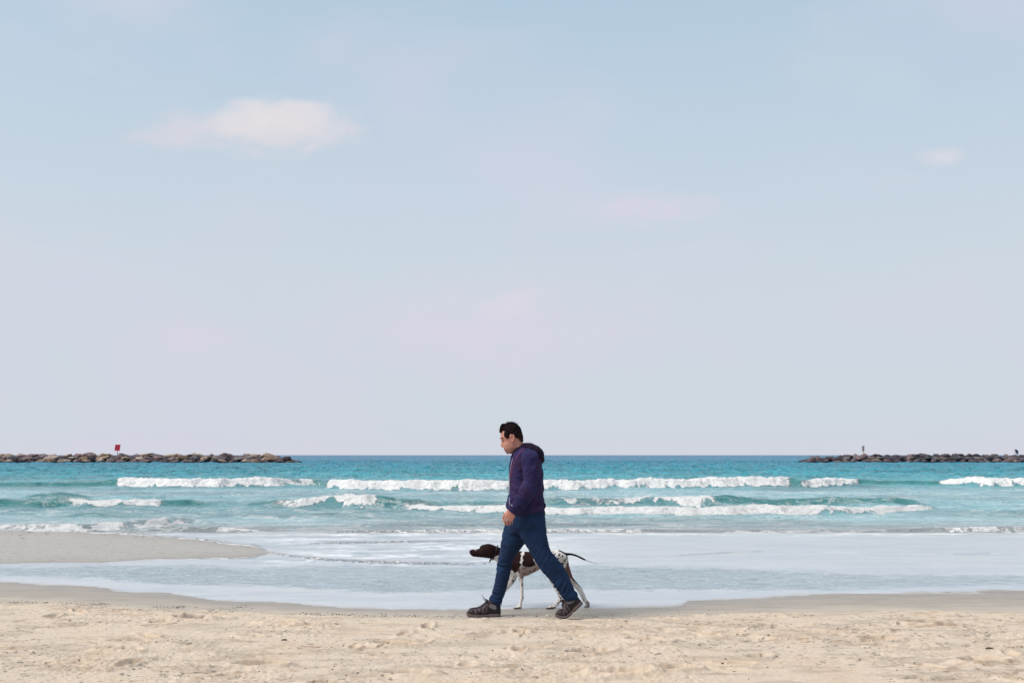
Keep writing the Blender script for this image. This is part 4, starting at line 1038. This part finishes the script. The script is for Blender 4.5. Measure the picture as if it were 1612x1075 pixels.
# red warning sign
sx = W(185, 716, YB+3.4); zb = lp(185)*.9+SEA
def box(mb, x0, x1, y0, y1, z0, z1):
    mb.add([(x0,y0,z0),(x1,y0,z0),(x1,y1,z0),(x0,y1,z0),(x0,y0,z1),(x1,y0,z1),(x1,y1,z1),(x0,y1,z1)], [(0,3,2,1),(4,5,6,7),(0,1,5,4),(1,2,6,5),(2,3,7,6),(3,0,4,7)])
def signboard():
    Y = YB+3.4
    root = empty('warning_sign', (sx[0], Y, zb), 'red square sign board on a short post on the left breakwater', 'sign')
    ppm = Y/F; ztop = W(185, 699.6, Y)[2]; zbot = W(185, 709.2, Y)[2]
    m = MB(); m.tube([(sx[0]-.02, Y+.03, zb-.8), (sx[0]-.0, Y+.03, ztop-.3)], [.07, .07], n=10, k=2)
    link('post', m.mesh('post'), simple('sign_post', (.30,.26,.26), .6, .3, 8, .1), root)
    m = MB(); x0, x1 = sx[0]-4.0*ppm, sx[0]+4.2*ppm
    # slightly leaning board
    bmx = bmesh.new()
    def slab(mb, x0, x1, y0, y1, z0, z1, lean=.12):
        mb.add([(x0-lean*.5,y0,z0),(x1-lean*.5,y0,z0),(x1-lean*.5,y1,z0),(x0-lean*.5,y1,z0),(x0+lean*.5,y0,z1),(x1+lean*.5,y0,z1),(x1+lean*.5,y1,z1),(x0+lean*.5,y1,z1)], [(0,3,2,1),(4,5,6,7),(0,1,5,4),(1,2,6,5),(2,3,7,6),(3,0,4,7)])
    bmx.free()
    slab(m, x0, x1, Y-.07, Y-.01, zbot, ztop, .2)
    link('board', m.mesh('board'), simple('sign_red', (.75,.035,.09), .5, .2, 3, .05), root, smooth=False)
    m = MB(); H = ztop-zbot
    for f, a, b_ in ((.86,.12,.88),(.62,.2,.86),(.40,.12,.8),(.17,.14,.84)):
        lx = -.1+.2*f
        n_ = 4; seg_ = (b_-a)/n_
        for i in range(n_):
            xx0 = x0+(x1-x0)*(a+seg_*i)+lx; m2 = xx0+(x1-x0)*seg_*.72
            slab(m, xx0, m2, Y-.085, Y-.0705, zbot+H*f-.055, zbot+H*f+.055, .0)
    link('lettering', m.mesh('lettering'), simple('sign_text', (.16,.015,.05), .5, .1, 3, 0), root, smooth=False)
signboard()
def edge_sign():
    Y = YB+3.6; x = W(1359.2, 716, Y)[0]; z0 = rp(1359)*.85+SEA
    root = empty('sign', (x, Y, z0), 'thin grey sign seen edge-on on its post on the right breakwater', 'sign')
    m = MB(); m.tube([(x+.05, Y, z0-.6), (x+.05, Y, W(1359, 703, Y)[2])], [.07,.06], n=10, k=2)
    gm = simple('grey_metal', (.20,.17,.19), .6, .2, 5, .05)
    link('post', m.mesh('post'), gm, root)
    m = MB(); box(m, x-.13, x+.02, Y-.55, Y+.55, W(1359, 710, Y)[2], W(1359, 701.6, Y)[2])
    link('board', m.mesh('board'), gm, root, smooth=False)
edge_sign()
# person bending over on the right breakwater
def far_person():
    Y = YB+4.0; root = empty('person', (W(1600, 716, Y)[0], Y, W(1600, 717.2, Y)[2]), 'small dark blue figure bending forward on top of the right breakwater', 'person')
    P = lambda a, b_, dy=0: W(a, b_, Y+dy)
    cl = simple('dark_blue_clothes', (.018,.045,.11), .85, .2, 5, .1); sk = simple('far_skin', (.22,.12,.09), .6, .2, 10, .1)
    bd = MB()
    bd.tube([P(1600.9,711.4), P(1600.5,710.2), P(1599.6,708.9), P(1599.0,708.5)], [.15,.17,.17,.08], n=12)
    bd.tube([P(1599.2,708.6), P(1598.3,707.9)], [.06,.06], n=10); bd.ell(P(1597.9,708.0), (.11,.10,.13))
    for s, f, kx in ((-1, 1599.2, 1600.2), (1, 1602.2, 1602.0)):
        bd.tube([P(kx-.2,711,s*.09), P((kx+f)/2+.1,713.8,s*.1), P(f,716.4,s*.1), P(f-.6,716.9,s*.1)], [.10,.07,.05,.04], n=10)
    for s, h in ((-1, 1597.2), (1, 1598.0)):
        bd.tube([P(1599.3,709.0,s*.2), P(1598.0,710.8,s*.22), P(h,712.8,s*.15)], [.06,.045,.035], n=10)
        hx = P(h,713.0,s*.15)
        for q in range(5): bd.tube([hx, hx+np.array([-.02+.012*q, (q-2)*.014, -.07])], [.013,.009], n=6, k=2)
    link('body', remesh(bd, 'body', .02, 2), sk, root)
    ck = MB(); ck.tube([P(1601.3,711.6), P(1600.7,709.9), P(1599.5,708.6), P(1598.9,708.4)], [.20,.23,.24,.12], n=14)
    for s, h in ((-1, 1597.35), (1, 1598.15)): ck.tube([P(1599.3,708.9,s*.22), P(1598.0,710.7,s*.24), P(h,712.3,s*.16)], [.085,.07,.05], n=10)
    link('jacket', remesh(ck, 'jacket', .025, 2), cl, root)
    ck = MB()
    for s, f, kx in ((-1, 1599.2, 1600.2), (1, 1602.2, 1602.0)): ck.tube([P(kx+.3,710.8,s*.08), P((kx+f)/2+.2,713.8,s*.1), P(f,716.2,s*.1)], [.15,.10,.07], n=10)
    link('trousers', remesh(ck, 'trousers', .025, 2), simple('dark_trousers', (.02,.035,.075), .85, .2, 5, .1), root)
    ck = MB(); ck.ell(P(1598.1,707.5), (.12,.11,.10)); link('hair', ck.mesh('hair'), hairm, root)
far_person()

# ------------------------------------------------------------------ bits on the beach
wrackm = simple('dark_weed', (.045, .033, .032), .85, .6, 60, .3)
def flecks():
    m = MB(); r = random.Random(5)
    def fleck(px, py, s):
        Y = float(y_of(py)); x = (px-CX)*Y/F; z = ground(x, Y)+.002
        a = r.uniform(0, math.pi); n = 6
        V = []; l, w_ = s*r.uniform(.7, 1.6), s*r.uniform(.2, .5)
        for i in range(n):
            t = 2*math.pi*i/n; k = r.uniform(.6, 1.2); V.append((x+k*(l*math.cos(t)*math.cos(a)-w_*math.sin(t)*math.sin(a)), Y+k*(l*math.cos(t)*math.sin(a)+w_*math.sin(t)*math.cos(a)), z))
        V += [(x+r.uniform(-.3, .3)*s, Y, z+s*r.uniform(.25, .5)), (x, Y, z-.006)]
        m.add(V, [(i, (i+1) % n, n) for i in range(n)]+[((i+1) % n, i, n+1) for i in range(n)])
    clusters = [(20,948.5,60,1.5,90),(60,949,22,1.2,50),(125,952,40,1.6,110),(160,951,14,1.2,30),(265,955.5,22,1.2,45),(285,955,8,1,22),(350,958,30,1.4,30),(200,961,60,1.5,50),(380,955,12,1.5,25),
                (340,962,60,1.5,40),(480,967,40,1.5,50),(530,968.5,45,1.4,80),(600,968.5,60,1.5,80),(680,970,50,1.3,70),(760,971.5,30,1.2,40),(850,970,40,2,40),(950,970,60,2,30),(1100,965,80,2.5,30)]
    for (cx_, cy_, sx_, sy_, n) in clusters:
        for _ in range(int(n*1.3)): fleck(r.gauss(cx_, sx_*.75), r.gauss(cy_, sy_*1.1), r.uniform(.002, .008))
    for _ in range(170):
        fleck(r.uniform(-40, 1650), 962+r.random()**.7*115, r.uniform(.004, .011))
    for _ in range(120): fleck(r.uniform(-40, 1650), r.uniform(966, 1078), r.uniform(.002, .006))
    o = link('seaweed_debris', m.mesh('seaweed_debris'), wrackm, None, smooth=False); tag(o, 'dark broken seaweed strewn along the tide line and sand', 'seaweed', kind='stuff')
flecks()
def lump(name, px, py, rx, rz, mat, label, cat, seed, group=None, ry=None):
    Y = float(y_of(py)); x = (px-CX)*Y/F; ry = ry or rx*.8
    me = boulder(rx, ry, rz, seed); p = coords(me)
    p += (fbm(p[:, 0]*60, p[:, 1]*60, p[:, 2]*60, o=2, seed=seed)[:, None]-.5)*rz*.5
    zz = ground(x, Y); o = bpy.data.objects.new(name, me); C.objects.link(o); setco(me, p); me.materials.append(mat); o.location = (x, Y, zz+rz*.35)
    tag(o, label, cat, group)
lump('seaweed_clump', 297, 981, .045, .020, simple('brown_weed', (.10,.06,.045), .9, .5, 40, .4), 'small brown seaweed clump on the dry sand at the left below the tide line', 'seaweed', 71)
lump('shell', 861, 968.5, .012, .006, simple('white_shell', (.75,.73,.70), .5, .1, 40, .1), 'small white shell on damp sand between the two boots', 'shell', 72)
lump('pebble', 445, 890, .018, .012, simple('dark_pebble', (.05,.04,.045), .6, .3, 40, .2), 'small dark pebble sitting in the thin water at left', 'pebble', 73)
lump('driftwood', 448, 1012, .022, .008, simple('driftwood', (.07,.05,.04), .9, .5, 40, .3), 'short dark driftwood chip on the dry sand left of the man', 'driftwood', 74)
lump('driftwood', 1557, 1025, .026, .006, simple('driftwood_brown', (.09,.06,.045), .9, .5, 40, .3), 'flat dark driftwood chip on the dry sand near the right edge', 'driftwood', 75)
